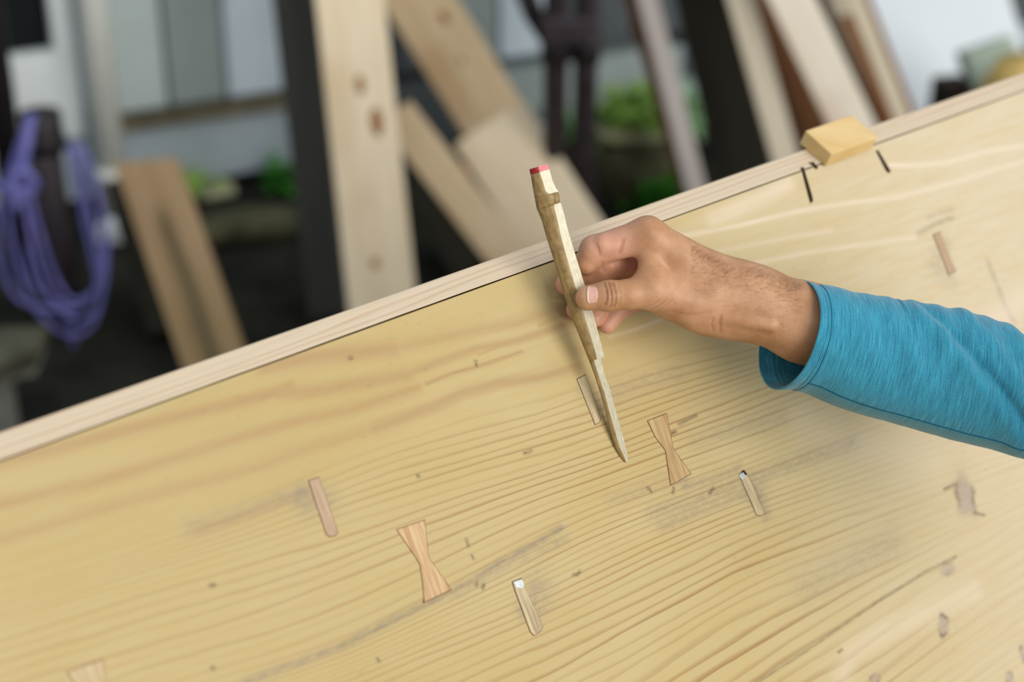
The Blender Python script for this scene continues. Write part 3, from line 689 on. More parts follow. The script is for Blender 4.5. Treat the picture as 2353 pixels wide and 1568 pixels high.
def surface_nets(fn, lo, hi, h, B=8):
    n = [int(math.ceil((hi[i]-lo[i])/h/B))*B for i in range(3)]
    Fd = np.empty([k+1 for k in n], np.float32)
    nb = [k//B for k in n]
    cc_ = np.stack(np.meshgrid(*[lo[i]+(np.arange(nb[i])+.5)*B*h for i in range(3)], indexing='ij'), -1).reshape(-1, 3)
    dc = fn(cc_); lim = B*h*.87+.009
    Fd[:] = 1.0
    bi = np.stack(np.unravel_index(np.arange(len(cc_)), nb), -1)
    for (i, j, k), dcv in zip(bi, dc): Fd[i*B:(i+1)*B+1, j*B:(j+1)*B+1, k*B:(k+1)*B+1] = dcv
    act = bi[np.abs(dc) < lim]
    g = np.stack(np.meshgrid(*[np.arange(B+1)]*3, indexing='ij'), -1).reshape(-1, 3)
    for s in range(0, len(act), 160):
        a = act[s:s+160]; pi = (a[:, None]*B+g[None]).reshape(-1, 3); val = fn(np.array(lo)+pi*h)
        Fd[pi[:, 0], pi[:, 1], pi[:, 2]] = val
    sgn = Fd < 0; nx, ny, nz = n
    cnt = np.zeros((nx, ny, nz), np.int8)
    for dx in (0, 1):
        for dy in (0, 1):
            for dz in (0, 1): cnt += sgn[dx:nx+dx, dy:ny+dy, dz:nz+dz]
    ci = np.argwhere((cnt > 0) & (cnt < 8)); vid = -np.ones((nx, ny, nz), np.int64); vid[tuple(ci.T)] = np.arange(len(ci))
    acc = np.zeros((len(ci), 3)); num = np.zeros(len(ci))
    for ax in range(3):
        o1, o2 = [i for i in range(3) if i != ax]
        for a in (0, 1):
            for b in (0, 1):
                off = np.zeros(3, int); off[o1] = a; off[o2] = b; p0 = ci+off; p1 = p0.copy(); p1[:, ax] += 1
                f0 = Fd[tuple(p0.T)]; f1 = Fd[tuple(p1.T)]; m_ = (f0 < 0) != (f1 < 0)
                t = np.where(m_, f0/np.where(m_, f0-f1, 1), 0); pt = p0.astype(float); pt[:, ax] += t
                acc[m_] += pt[m_]; num[m_] += 1
    V = np.array(lo)+acc/num[:, None]*h; Q = []
    for ax in range(3):
        o1, o2 = [(1, 2), (2, 0), (0, 1)][ax]
        sl0 = [slice(None)]*3; sl1 = [slice(None)]*3; sl0[ax] = slice(0, -1); sl1[ax] = slice(1, None)
        ch = sgn[tuple(sl0)] != sgn[tuple(sl1)]; e = np.argwhere(ch)
        ok = (e[:, o1] > 0) & (e[:, o2] > 0) & (e[:, o1] < n[o1]) & (e[:, o2] < n[o2]) & (e[:, ax] < n[ax]); e = e[ok]
        fl_ = sgn[tuple(e.T)]
        def cell(a, b): q = e.copy(); q[:, o1] -= a; q[:, o2] -= b; return vid[tuple(q.T)]
        quad = np.stack([cell(1, 1), cell(0, 1), cell(0, 0), cell(1, 0)], -1)
        quad[~fl_] = quad[~fl_][:, ::-1]; Q.append(quad[(quad >= 0).all(1)])
    return V, np.concatenate(Q)
def bounds(): 
    a = C(1270, 480, 1.14); return np.array([a[0]-.004, -.022, -1.255]), np.array([C(1960, 0, 1.2)[0], C(0, 485, 1.19)[1]+.004, -1.14])
lo_ = np.array([C(1272, 0, 1.2)[0]-.002, C(0, 850, 1.22)[1]-.004, -1.266]); hi_ = np.array([C(1950, 0, 1.2)[0], C(0, 490, 1.2)[1]+.002, -1.152])
HV, HQ = surface_nets(hand, lo_, hi_, .00075)
def cw(P): P = np.asarray(P); return CAM+P[:, :1]*RGT+P[:, 1:2]*UPV-P[:, 2:3]*FWD
me = big_mesh('hand_and_forearm', cw(HV), HQ)
me.polygons.foreach_set('use_smooth', [True]*len(me.polygons))
# skin attributes
pxv = CX+HV[:, 0]/-HV[:, 2]*FPX; pyv = CY-HV[:, 1]/-HV[:, 2]*FPX
dmin = np.minimum.reduce([np.minimum(a, b) for a, b in fingers(HV)]); 
def near(keys_, r_):
    d = np.full(len(HV), 9.0)
    for a, b in keys_: d = np.minimum(d, cone(HV, J[a] if isinstance(a, str) else a, J[b] if isinstance(b, str) else b, 0, 0))
    return np.clip(1.25-d/r_, 0, 1)
dist_f = near([('in_mid','in_pip'),('in_pip','in_dip'),('in_dip','in_tip'),('mi_mid','mi_pip'),('mi_pip','mi_dip'),('mi_dip','mi_tip'),('ri_pip','ri_dip'),('ri_dip','ri_tip'),('pi_pip','pi_dip'),('pi_dip','pi_tip')], .011)
tip = near([('th_tip', 'th_tip'), ('in_tip','in_tip'), ('mi_tip','mi_tip'), ('ri_tip','ri_tip'), ('pi_tip','pi_tip'), (C(1385,735,1.206), C(1375,750,1.206))], .013)
pal = near([(C(1388,563,1.18), C(1425,563,1.18)), (C(1470,590,1.19), C(1470,640,1.20)), (C(1430,600,1.22), C(1450,660,1.24))], .016)
crs = np.zeros(len(HV))
for pts, r_, dep in CREASES:
    m_ = np.minimum.reduce([cone(HV, a, b, 0, 0) for a, b in zip(pts[:-1], pts[1:])]); crs = np.maximum(crs, np.exp(-(m_/(r_*1.1))**2)*min(1, dep/.0011)**2)
tan = near([('th_ip', 'th_mid')], .012); fattr(me, 'tan', tan)
fattr(me, 'pink', np.clip(np.maximum(dist_f*.85, pal*.8), 0, 1)); fattr(me, 'tip', tip); fattr(me, 'crease', crs)
fattr(me, 'fore', np.clip((pxv-1480)/60, 0, 1))
SK = MT('skin', .48, .35)
v = SK.coord('Object'); n1 = SK.noise(v, 45, 4, .6); n2 = SK.noise(v, 420, 3, .6); vo = SK.n('ShaderNodeTexVoronoi'); SK.l(v, vo.inputs['Vector']); vo.inputs['Scale'].default_value = 700
c = SK.mix(SK.ramp(n1, .35, .68), srgb(194, 148, 112), srgb(168, 120, 84))
c = SK.mix(SK.attr('pink').outputs['Fac'], c, srgb(216, 158, 138))
c = SK.mix(SK.math('MULTIPLY', SK.attr('tip').outputs['Fac'], .6), c, srgb(226, 150, 134))
c = SK.mix(SK.math('MULTIPLY', SK.attr('tan').outputs['Fac'], .45), c, srgb(162, 114, 72))
c = SK.mix(SK.math('MULTIPLY', SK.attr('crease').outputs['Fac'], .8), c, srgb(112, 68, 44))  # groove shade painted into the skin colour along the creases
c = SK.mix(SK.ramp(n2, .58, .75, 0, .15), c, srgb(150, 90, 62))
SK.col(c); SK.b.inputs['Subsurface Weight'].default_value = .18; SK.b.inputs['Subsurface Radius'].default_value = (.006, .0025, .0015); SK.b.inputs['Subsurface Scale'].default_value = 1.0
SK.bump(SK.math('ADD', vo.outputs['Distance'], n2), .22, .0003)
me.materials.append(SK.m)
person = thing('person', cam2w(J['wr'])+CAM, 'arm in a teal sleeve reaching in from the right, its hand pinching the bamboo pen', 'person')
link('hand_and_forearm', me, person)
# thumb nail
m_nail = plain('nail', srgb(226, 176, 158), .28, .5, .06, 300); m_nail2 = plain('nail edge', srgb(236, 208, 184), .35, .4, .03)
NV = []; NF = []; gx_ = 11; gy_ = 15; mi_ = []
for i in range(gx_):
    for j in range(gy_):
        a = i/(gx_-1); b = j/(gy_-1)*2-1
        x = 1348+25*a+(1.5-3*a)*b*b*2.0; y = 678+21.5*b*(1-.10*a)+.0*a
        rr = max(0, abs(b)-.8); x += (-1 if a > .5 else 1)*rr*12*abs(a-.5)*2
        z = march(x, y); NV.append(CAM+cam2w(C(x, y, z-.00045+.0006*b**6)))
for i in range(gx_-1):
    for j in range(gy_-1): NF.append((i*gy_+j, (i+1)*gy_+j, (i+1)*gy_+j+1, i*gy_+j+1)); mi_.append(1 if i < 2 else 0)
q_ = [NV[k] for k in NF[60]]
if np.dot(np.cross(q_[1]-q_[0], q_[2]-q_[0]), FWD) > 0: NF = [f[::-1] for f in NF]
no = mesh_obj('thumb_nail', NV, NF, [m_nail, m_nail2], person, True, mi_)
sm = no.modifiers.new('thick', 'SOLIDIFY'); sm.thickness = .0006; sm.offset = -1; no['label'] = 'pale thumb nail'

# fine hair on the forearm
hv = []; hf = []
for _ in range(800):
    x = rng.uniform(1585, 1838); t = (x-1585)/255
    ytop = np.interp(x, [1560, 1600, 1660, 1720, 1790, 1845], [545, 570, 603, 612, 636, 652]); y = ytop+abs(rng.normal(0, 1))*26+2 if rng.random() < .8 else ytop+rng.uniform(5, 110)
    z = march(x, y)
    if z is None: continue
    p = cam2w(C(x, y, z+.0002))+CAM; ln = rng.uniform(.0035, .0075)
    out = nrm(UPV*.9-FWD*.35+RGT*.2) if y < ytop+30 else nrm(-FWD+UPV*.2)
    dr = nrm(RGT*rng.normal(.75, .35)+out*rng.normal(.62, .25)+UPV*rng.normal(0, .3)); dr2 = nrm(dr+RGT*.5-out*.3)
    pts_ = [p, p+dr*ln*.5, p+dr*ln*.5+dr2*ln*.5]; b0_ = len(hv); s_ = nrm(np.cross(dr, FWD)); s2 = nrm(np.cross(dr, s_))
    for q, rr in zip(pts_, (.00005, .00004, .00001)):
        for a in (0, 2.1, 4.2): hv.append(q+rr*(math.cos(a)*s_+math.sin(a)*s2))
    for i in (0, 1):
        for k in range(3): hf.append((b0_+i*3+k, b0_+i*3+(k+1) % 3, b0_+(i+1)*3+(k+1) % 3, b0_+(i+1)*3+k))
tag(mesh_obj('arm_hair', hv, hf, plain('hair', srgb(150, 118, 92), .5, .3, .1), person, True), kind='stuff')

# sleeve ----------------------------------------------------------------
ST = np.array([  # top x,y | bottom x,y | z centre | half depth | shift of the near side in px
 (1838,648,1786,893,1.203,.036,46), (1866,651,1822,897,1.204,.036,40), (1900,656,1858,905,1.206,.036,32), (1950,668,1905,928,1.208,.037,26), (2000,678,1960,948,1.211,.038,22), (2100,692,2070,978,1.217,.039,18),
 (2200,710,2180,1010,1.224,.040,16), (2290,734,2280,1034,1.231,.041,14), (2370,778,2375,1062,1.238,.042,12), (2480,830,2500,1115,1.225,.044,10), (2700,860,2740,1180,1.17,.047,0), (2900,850,2960,1200,1.10,.050,0), (3100,810,3180,1190,1.02,.055,0)], float)
tt = np.r_[0, np.cumsum(np.hypot(np.diff(ST[:, 0]), np.diff(ST[:, 1])))]
NSL = 300; NAR = 120
ts = np.r_[np.linspace(0, 620, 250), np.linspace(625, tt[-1], 50)]
def smooth_i(col): 
    y = np.interp(ts, tt, ST[:, col]); k = np.hanning(27)[1:-1]; k /= k.sum(); p_ = np.pad(y, 12, mode='reflect', reflect_type='odd'); return np.convolve(p_, k, 'valid')
SI = [smooth_i(k) for k in range(7)]
V = np.zeros((NSL, NAR, 3)); T1 = np.zeros((NSL, NAR)); T2 = np.zeros((NSL, NAR))
for i in range(NSL):
    x0, y0, x1, y1, z, hd, sh = [s[i] for s in SI]; c0 = C((x0+x1)/2, (y0+y1)/2, z); up_ = (C(x0, y0, z)-C(x1, y1, z))/2
    nr_ = np.array([sh/FPX*z, sh*.1/FPX*z, hd])
    for j in range(NAR):
        a = 2*math.pi*j/NAR; t = ts[i]
        ca, sa = math.cos(a), math.sin(a)
        q = c0+up_*ca+nr_*sa
        dirn = (up_*ca+nr_*sa); dirn /= np.linalg.norm(dirn)
        wr = 0.0
        g = lambda x, s: math.exp(-(x/s)**2)
        pu = t*math.cos(0)/100; 
        # oblique soft drag folds
        wr += .0011*min(1, max(.1, 1+1.5*ca))*math.sin(6.0*pu+2.2*ca*1.6+.8*math.sin(2*a))*(.3+.7*min(1, max(0, (t-60)/150)))*(.4+.6*max(0, sa))
        wr += .0007*min(1, max(.1, 1+1.5*ca))*math.sin(11*pu-3.1*ca+1.3)*min(1, max(0, (t-80)/160))
        wr -= .0040*g((t-395)-150*(-ca+.1), 17)*max(0, sa)**.5*(1 if t > 250 else 0)
        wr += .0024*g((t-345)-150*(-ca+.1), 26)*max(0, sa)**.5*(1 if t > 220 else 0)
        wr += .0016*g((t-450)-120*(-ca+.2), 22)*max(0, sa)**.5
        # cuff hem
        wr += .0006*(1 if t < 20 else 0)+.0004*g(t-5, 6)-.0006*g(t-22, 2.5)-.0005*g(t-31, 2.5)
        V[i, j] = q+dirn*wr; T1[i, j] = t/FPX*z; T2[i, j] = a
Vw = cw(V.reshape(-1, 3)); ii = np.arange(NSL*NAR).reshape(NSL, NAR)
Q = np.stack([ii[:-1], np.roll(ii, -1, 1)[:-1], np.roll(ii, -1, 1)[1:], ii[1:]], -1).reshape(-1, 4)
me = big_mesh('sleeve', Vw, Q, ii[-1])
pp = Vw[Q[30]]
me.polygons.foreach_set('use_smooth', [True]*len(me.polygons)); 
cen = Vw.reshape(NSL, NAR, 3)[0].mean(0)
if np.dot(np.cross(pp[1]-pp[0], pp[2]-pp[0]), pp.mean(0)-cen) < 0: me.flip_normals()
fattr(me, 'sl', T1); fattr(me, 'sa', T2); fattr(me, 'uy', np.cos(T2)*.038); fattr(me, 'uz', np.sin(T2)*.038)
TE = MT('heather teal jersey', .85, .15)
cc = TE.n('ShaderNodeCombineXYZ'); TE.l(TE.math('MULTIPLY', TE.attr('sl').outputs['Fac'], 1500), cc.inputs[0]); TE.l(TE.math('MULTIPLY', TE.attr('uy').outputs['Fac'], 75), cc.inputs[1]); TE.l(TE.math('MULTIPLY', TE.attr('uz').outputs['Fac'], 75), cc.inputs[2])
n1 = TE.noise(cc.outputs[0], 1, 3, .6)
cc2 = TE.n('ShaderNodeCombineXYZ'); TE.l(TE.math('MULTIPLY', TE.attr('sl').outputs['Fac'], 3500), cc2.inputs[0]); TE.l(TE.math('MULTIPLY', TE.attr('uy').outputs['Fac'], 1400), cc2.inputs[1]); TE.l(TE.math('MULTIPLY', TE.attr('uz').outputs['Fac'], 1400), cc2.inputs[2])
n2 = TE.noise(cc2.outputs[0], 1, 2, .6)
c = TE.mix(TE.ramp(n1, .36, .68), srgb(0, 98, 128), srgb(46, 150, 178)); c = TE.mix(TE.ramp(n2, .35, .75, 0, .3), c, srgb(128, 200, 216))
# greyer side panel under the seam: light reflected off the slab, painted in
fac = TE.math('MULTIPLY', TE.ramp(TE.attr('uy').outputs['Fac'], -.0325, -.0335, 0, .55), 1.0); c = TE.mix(fac, c, srgb(70, 128, 140))
TE.col(c); TE.bump(TE.math('ADD', n1, n2), .35, .0004)
TE.b.inputs['Sheen Weight'].default_value = .25; TE.b.inputs['Sheen Roughness'].default_value = .5
me.materials.append(TE.m)
slv = link('sleeve', me, person); sm = slv.modifiers.new('cloth', 'SOLIDIFY'); sm.thickness = .0011; sm.offset = -1
slv['label'] = 'heather teal jersey sleeve with a double stitched cuff'
m_thr = plain('dark teal thread', srgb(4, 84, 112), .8, .1, .1)
Vr = Vw.reshape(NSL, NAR, 3)
def along(j, i0, i1, off=.0002): return [Vr[i, j]+nrm(Vr[i, j]-Vr[i].mean(0))*off for i in range(i0, i1, 2)]
tube(along(50, 14, 262), .00035, 'side_seam', m_thr, slv, 6)
for i in (9, 13): tube([Vr[i, j]+nrm(Vr[i, j]-Vr[i].mean(0))*.0000 for j in range(NAR)], .00028, 'cuff_stitching', m_thr, slv, 6, closed=True)

# ================================================================== BACKGROUND YARD
def lean_board(name, pa, pb, wpx, Ya, Yb, th, mat, label, cat='plank', group=None, top=None, bev=.003, yaw=0.0, bot_extend=True, parent=None, shear=0.0):
    """board whose centre line passes two photograph pixels at depths Ya (upper) / Yb (lower); runs down to the ground"""
    A = atY(*pa, Ya); B = atY(*pb, Yb); d = nrm(A-B)
    if bot_extend: B = B - d*(B[2]/d[2]) if d[2] > .05 else B
    if top is not None: A = A + d*top
    vdir = nrm((A+B)/2-CAM); n = nrm(-vdir - np.dot(-vdir, d)*d)
    if yaw: n = nrm(n*math.cos(yaw)+np.cross(d, n)*math.sin(yaw))
    s = np.cross(d, n); dist = np.dot(atY((pa[0]+pb[0])/2, (pa[1]+pb[1])/2, (Ya+Yb)/2)-CAM, FWD); w = wpx/FPX*dist
    B = B + np.array([0, 0, .004+abs(n[2])*th+abs(s[2])*w/2])
    me_c = (A+B)/2; ln = np.linalg.norm(A-B)
    M = Matrix([[s[0], n[0], d[0], me_c[0]-n[0]*th/2], [s[1], n[1], d[1], me_c[1]-n[1]*th/2], [s[2], n[2], d[2], me_c[2]-n[2]*th/2], [0, 0, 0, 1]])
    V = [(x*w/2, y*th/2, z*ln/2) for z in (-1, 1) for x, y in ((-1, -1), (1, -1), (1, 1), (-1, 1))]
    V = [(x, y, z-shear*x if z > 0 else z) for x, y, z in V]
    me_ = bpy.data.meshes.new(name); me_.from_pydata(V, [], fix(BF, V)); me_.materials.append(mat)
    o = bpy.data.objects.new(name, me_); COL.objects.link(o); o.matrix_world = M; bevel(o, bev)
    if label: tag(o, label, cat, group)
    return o, (A, B, d, n, s, w)
def knot(board, u, v_, a, b, mat):
    """oval knot set flush into the front face of a board, in the board's own frame"""
    w, th, ln = board.dimensions if False else (max(v.co.x for v in board.data.vertices)*2, max(v.co.y for v in board.data.vertices)*2, max(v.co.z for v in board.data.vertices)*2)
    V = []; n = 16
    for r, h in ((1, 0.0), (.8, .0012), (0.05, .0016)):
        for k in range(n): t = 2*math.pi*k/n; V.append((u+a*r*math.cos(t), th/2+h-.0004, v_+b*r*math.sin(t)))
    Fq = [(i*n+k, i*n+(k+1) % n, (i+1)*n+(k+1) % n, (i+1)*n+k) for i in (0, 1) for k in range(n)]+[tuple(2*n+k for k in range(n))]
    me_ = bpy.data.meshes.new('knot'); me_.from_pydata(V, [], Fq); me_.materials.append(mat)
    o = bpy.data.objects.new('knot', me_); COL.objects.link(o); o.parent = board; return o
m_pale = wood('pale planed plank', srgb(232, 216, 188), srgb(216, 194, 160), 'Z', .6, 1, srgb(190, 156, 110), .3)
m_pale2 = wood('warm planed plank', srgb(212, 190, 156), srgb(188, 160, 122), 'Z', .6, 1, srgb(164, 124, 80), .45)
m_pale3 = wood('dull cream plank', srgb(222, 210, 188), srgb(202, 188, 162), 'Z', .7, 1)
m_pale4 = wood('bright plank', srgb(240, 230, 214), srgb(226, 210, 186), 'Z', .6, 1, srgb(196, 160, 130), .4)
m_brn = wood('brown plank', srgb(132, 88, 54), srgb(96, 62, 38), 'Z', .7)
m_dbrn = wood('dark plank wood', srgb(66, 62, 50), srgb(44, 42, 35), 'Z', .85)
m_char = wood('charcoal grey plank', srgb(72, 72, 66), srgb(54, 55, 50), 'Z', .85, .7)
m_tan = wood('tan plank', srgb(176, 136, 92), srgb(150, 114, 70), 'Z', .65, .8, srgb(92, 76, 44), .8)
TP = MT('streaked tan plank', .7, .25); v = TP.coord('Object', (22, 22, 1.6)); n1 = TP.noise(v, 1.5, 4, .6); sp = TP.n('ShaderNodeSeparateXYZ'); TP.l(TP.coord('Object'), sp.inputs[0])
bx = TP.math('ADD', sp.outputs['X'], TP.math('MULTIPLY', TP.math('SUBTRACT', n1, .5), .05)); bz = TP.ramp(sp.outputs['Z'], .10, .16, 1, 0)
c = TP.mix(TP.ramp(n1, .35, .7), srgb(176, 148, 114), srgb(152, 122, 86)); c = TP.mix(TP.ramp(sp.outputs['Z'], .05, -.15, 0, .45), c, srgb(132, 112, 66))
TP.col(TP.mix(TP.math('MULTIPLY', TP.math('MULTIPLY', TP.ramp(TP.math('ABSOLUTE', bx), .008, .022, .85, 0), bz), 1.0), c, srgb(84, 74, 48))); m_tanp = TP.m
m_gry = wood('grey lilac batten', srgb(186, 176, 172), srgb(164, 154, 148), 'Z', .7)
m_knot = plain('knot', srgb(150, 104, 64), .7, .2, .2, 80)

lean_board('dark_post', (672, 0), (752, 690), 92, 3.50, 3.22, .045, m_char, 'charcoal grey plank leaning left of the tall pale plank', top=.5)
pB, _ = lean_board('leaning_plank', (803, 0), (873, 650), 158, 3.36, 3.10, .03, m_pale, 'tall pale plank with three brown knots, almost upright', top=.55)
def knots_on(board, lst):
    MW = board.matrix_world.inverted()
    for x, y, a, b in lst:
        # ray to the front face of the board, in its own coordinates
        o0 = MW @ Vector(CAM); r0 = MW.to_3x3() @ Vector(ray(x, y)); th = max(v.co.y for v in board.data.vertices)
        t = (th-o0.y)/r0.y; q = o0+r0*t; knot(board, q.x, q.z, a, b, m_knot)
bpy.context.view_layer.update()
knots_on(pB, [(828, 195, .010, .022), (865, 280, .014, .032), (862, 605, .010, .012)])
pC, _ = lean_board('leaning_plank', (946, 0), (1196, 400), 152, 3.86, 3.66, .03, m_pale2, 'wide warm-toned plank leaning left above the lower pale plank', top=.5)
knots_on(pC, [(1062, 140, .008, .010), (1020, 40, .010, .02)])
pE, _ = lean_board('leaning_plank', (1112, 296), (1268, 540), 190, 3.46, 3.30, .03, m_pale, 'lower pale plank with a square cut top crossing in front of the wide one')
knots_on(pE, [(1072, 390, .012, .010), (1075, 475, .012, .014)])
lean_board('leaning_plank', (900, 270), (1085, 510), 88, 3.39, 3.22, .03, m_pale2, 'plank slanting out from behind the tall pale one, over the lower pale plank')
lean_board('leaning_plank', (950, 430), (1055, 600), 82, 3.62, 3.46, .03, m_dbrn, 'dark brown board in the shade beneath the lower pale plank')  # shade on the plank's underside is put into its dark colour
pP, _ = lean_board('short_plank', (330, 380), (478, 810), 142, 3.30, 2.98, .035, m_tanp, 'short tan plank with a dark streak standing at the left', yaw=-.15, shear=.34)
lean_board('plank_side_face', (278, 415), (400, 830), 80, 3.40, 3.10, .03, m_dbrn, 'dark brown side face of the short tan plank, as a separate thin board')  # side face of the short plank, built as its own dark board

# right hand group
lean_board('leaning_batten', (1446, 0), (1564, 410), 26, 3.66, 3.50, .03, m_brn, 'slim brown batten edging the grey batten in the middle', top=.4)
lean_board('leaning_batten', (1485, 0), (1590, 410), 46, 3.62, 3.46, .03, m_gry, 'grey lilac batten leaning between the plants and the dark boards', top=.4)
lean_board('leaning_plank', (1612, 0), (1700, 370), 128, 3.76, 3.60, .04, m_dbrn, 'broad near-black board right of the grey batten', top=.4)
lean_board('leaning_plank', (1698, 0), (1797, 352), 62, 3.56, 3.42, .03, m_pale3, 'dull cream plank beside the near-black board', top=.4)
lean_board('leaning_plank', (1752, 0), (1862, 310), 84, 3.63, 3.475, .03, m_brn, 'reddish brown plank half hidden behind the bright plank', top=.4)
lean_board('leaning_plank', (1809, 0), (1944, 283), 98, 3.50, 3.38, .03, m_pale4, 'bright pale plank right above the yellow wood block', top=.4)
lean_board('leaning_plank', (1864, 0), (1980, 268), 58, 3.64, 3.56, .03, m_dbrn, 'dark board between the bright plank and the brown stub', top=.4)
lean_board('short_plank', (1938, 36), (2031, 268), 31, 3.61, 3.53, .03, m_brn, 'brown board with a cut top at the right of the plank row', shear=.3)
lean_board('leaning_plank', (1943, 0), (2039, 255), 84, 3.77, 3.68, .03, m_pale3, 'cream plank ending the row of boards on the right', top=.4)
lean_board('leaning_batten', (1992, 0), (2090, 250), 13, 3.68, 3.59, .02, m_brn, 'thin dark brown strip along the last cream plank', top=.4)

# pipes ---------------------------------------------------------------
m_pipe = plain('dark purple brown steel', srgb(64, 55, 60), .55, .4, .2, 30, .2)
m_pipe2 = plain('black brown steel', srgb(44, 40, 42), .55, .4, .2, 30, .2)
def pipe(px, py0, Y, wpx, z1, name, mat, label, parts=()):
    A = atY(px, py0, Y); base = np.array([A[0], A[1], .002]); r = wpx/FPX*np.dot(A-CAM, FWD)/2
    t = thing(name, base, label, 'pipe'); tube([base, base+np.array([0, 0, z1/2]), np.array([A[0], A[1], z1])], r, 'pipe_body', mat, t, 24)
    return t, A, r
pl, A_, r_ = pipe(26, 400, 3.45, 66, 2.2, 'steel_post', m_pipe2, 'thick dark upright post at the left edge behind the rope coil')
pst, Ap, rp = pipe(136, 600, 3.20, 74, float(atY(132, 262, 3.20)[2]), 'steel_stub', m_pipe, 'dark capped post stub that carries the purple rope coil')
ct = np.array([Ap[0], Ap[1], float(atY(132, 262, 3.20)[2])])
tube([ct+np.array([0, 0, -.075]), ct+np.array([0, 0, .004])], rp*1.22, 'post_cap', m_pipe2, pst, 24)
zc = float(atY(150, 322, 3.2)[2])
tube([np.array([ct[0], ct[1], zc-.014]), np.array([ct[0], ct[1], zc+.014])], rp*1.3, 'clamp_band', m_pipe2, pst, 24)
tube([np.array([ct[0]+rp*.9, ct[1]-.01, zc]), np.array([ct[0]+rp*2.0, ct[1]-.03, zc])], .009, 'clamp_bolt', m_pipe2, pst, 12)
for px, lb in ((1275, 'left one of the two dark pipes behind the pen top'), (1343, 'right one of the two dark pipes behind the pen top')):
    t, A, r = pipe(px, 300, 3.40, 54, 2.0, 'scaffold_pipe', m_pipe, lb, )
    za = float(atY(px, 118, 3.4)[2]); tube([np.array([A[0], A[1], za-.02]), np.array([A[0], A[1], za+.045])], r*1.25, 'coupler', m_pipe2, t, 20)
A = atY(1305, 60, 3.40)
cb = box_axes(A+np.array([0, -.03, 0]), np.array([.055, 0, .0]), np.array([0, 0, .028]), np.array([0, .018, 0]), 'pipe_clamp', m_pipe, None, .008)
tag(cb, 'dark clamp block joining the two pipes near the top edge', 'clamp')
tt1 = thing('brace_pipe', atY(1225, 0, 3.45), 'slanting dark brace meeting the two pipes at the top', 'pipe')
tube([atY(1190, -60, 3.48), atY(1225, 30, 3.46), atY(1290, 130, 3.46)], .022, 'pipe_body', m_pipe2, tt1, 16)

# purple rope coil -------------------------------------------------------
m_rope = MT('violet rope', .7, .3); v = m_rope.coord('Object'); n1 = m_rope.noise(v, 70, 3, .6)
m_rope.col(m_rope.mix(m_rope.ramp(n1, .35, .65), srgb(134, 130, 196), srgb(98, 98, 168))); m_rope.bump(n1, .5, .003)
rope = thing('rope_coil', atY(130, 300, 3.13), 'violet rope coil hanging on the dark post stub', 'rope')
RY = 3.13
def rp3(pts, dy=0.0): return [atY(x, y, RY+dy+z) for x, y, z in spline([(a, b, c) for a, b, c in pts], 60)]
loops = [
 [(72,262,0),(60,360,-.02),(75,470,-.03),(100,560,-.03),(128,640,-.03),(165,690,-.03),(205,680,-.03),(228,640,-.02),(222,560,-.02),(200,470,-.02),(178,360,-.01),(160,325,0)],
 [(80,265,0),(52,380,-.02),(62,500,-.04),(85,600,-.04),(120,690,-.04),(165,735,-.04),(205,730,-.03),(228,690,-.02),(215,600,-.01),(196,520,-.01),(178,430,0),(160,345,0)],
 [(66,270,0),(30,400,-.01),(20,500,-.03),(38,600,-.04),(70,690,-.05),(115,745,-.05),(165,772,-.04),(210,750,-.03),(235,680,-.03),(246,580,-.02),(238,500,-.02),(215,400,-.01),(185,330,0)],
 [(60,280,0),(15,420,-.01),(-8,520,-.02),(2,610,-.03),(35,680,-.04),(85,705,-.05),(140,712,-.04),(190,700,-.03),(225,650,-.03),(242,560,-.02),(228,450,-.01),(190,340,.01)],
 [(70,430,-.03),(72,520,-.02),(66,600,-.02),(88,665,-.03),(150,700,-.03)]]
for lp in loops: tube(rp3(lp), .0047, 'rope_loop', m_rope.m, rope, 10)
tube(rp3([(-40,425,-.02),(0,428,-.04),(40,440,-.05),(70,432,-.04),(62,400,-.04),(30,410,-.05),(28,455,-.05),(50,470,-.04)], 0), .0085, 'rope_knot', m_rope.m, rope, 10)
tube(rp3([(72,262,0),(62,330,-.02),(48,400,-.03),(44,440,-.03),(36,480,-.03)]), .0105, 'rope_bundle', m_rope.m, rope, 10)
tube(rp3([(36,440,-.04),(60,455,-.05),(80,420,-.05),(52,395,-.05),(30,425,-.05),(36,475,-.05)]), .0085, 'rope_knot', m_rope.m, rope, 10)
tube(rp3([(160,700,-.02),(168,780,.0),(172,850,.02),(200,905,.04)]), .006, 'rope_tail', m_rope.m, rope, 10)

# bench at the lower left -------------------------------------------------
m_bench = plain('mossy concrete', srgb(92, 90, 74), .9, .15, .25, 14); m_bench2 = plain('pale concrete edge', srgb(150, 148, 138), .9, .15, .15, 14)
bx0 = ground(40, 780, .20)
bench = thing('low_bench', (bx0[0], bx0[1], 0), 'mossy stone bench at the left edge below the rope coil', 'bench')
q = [ground(x, y, .20) for x, y in ((-260, 905), (80, 812), (112, 745), (-220, 760))]
hexa([p-np.array([0, 0, .03]) for p in q]+list(q), 'bench_top', m_bench, bench, .006)
q2 = [ground(x, y, .165) for x, y in ((-260, 905), (78, 826), (100, 770), (-220, 790))]
hexa([p-np.array([0, 0, .035]) for p in q2]+[p+np.array([0, 0, .004]) for p in q2], 'bench_rail', m_bench2, bench, .004)
for x, y in ((-6, 872),):
    p = ground(x, y, .13); box_axes((p[0], p[1], .066), (.022, 0, 0), (0, .022, 0), (0, 0, .065), 'leg', m_bench2, bench, .003)

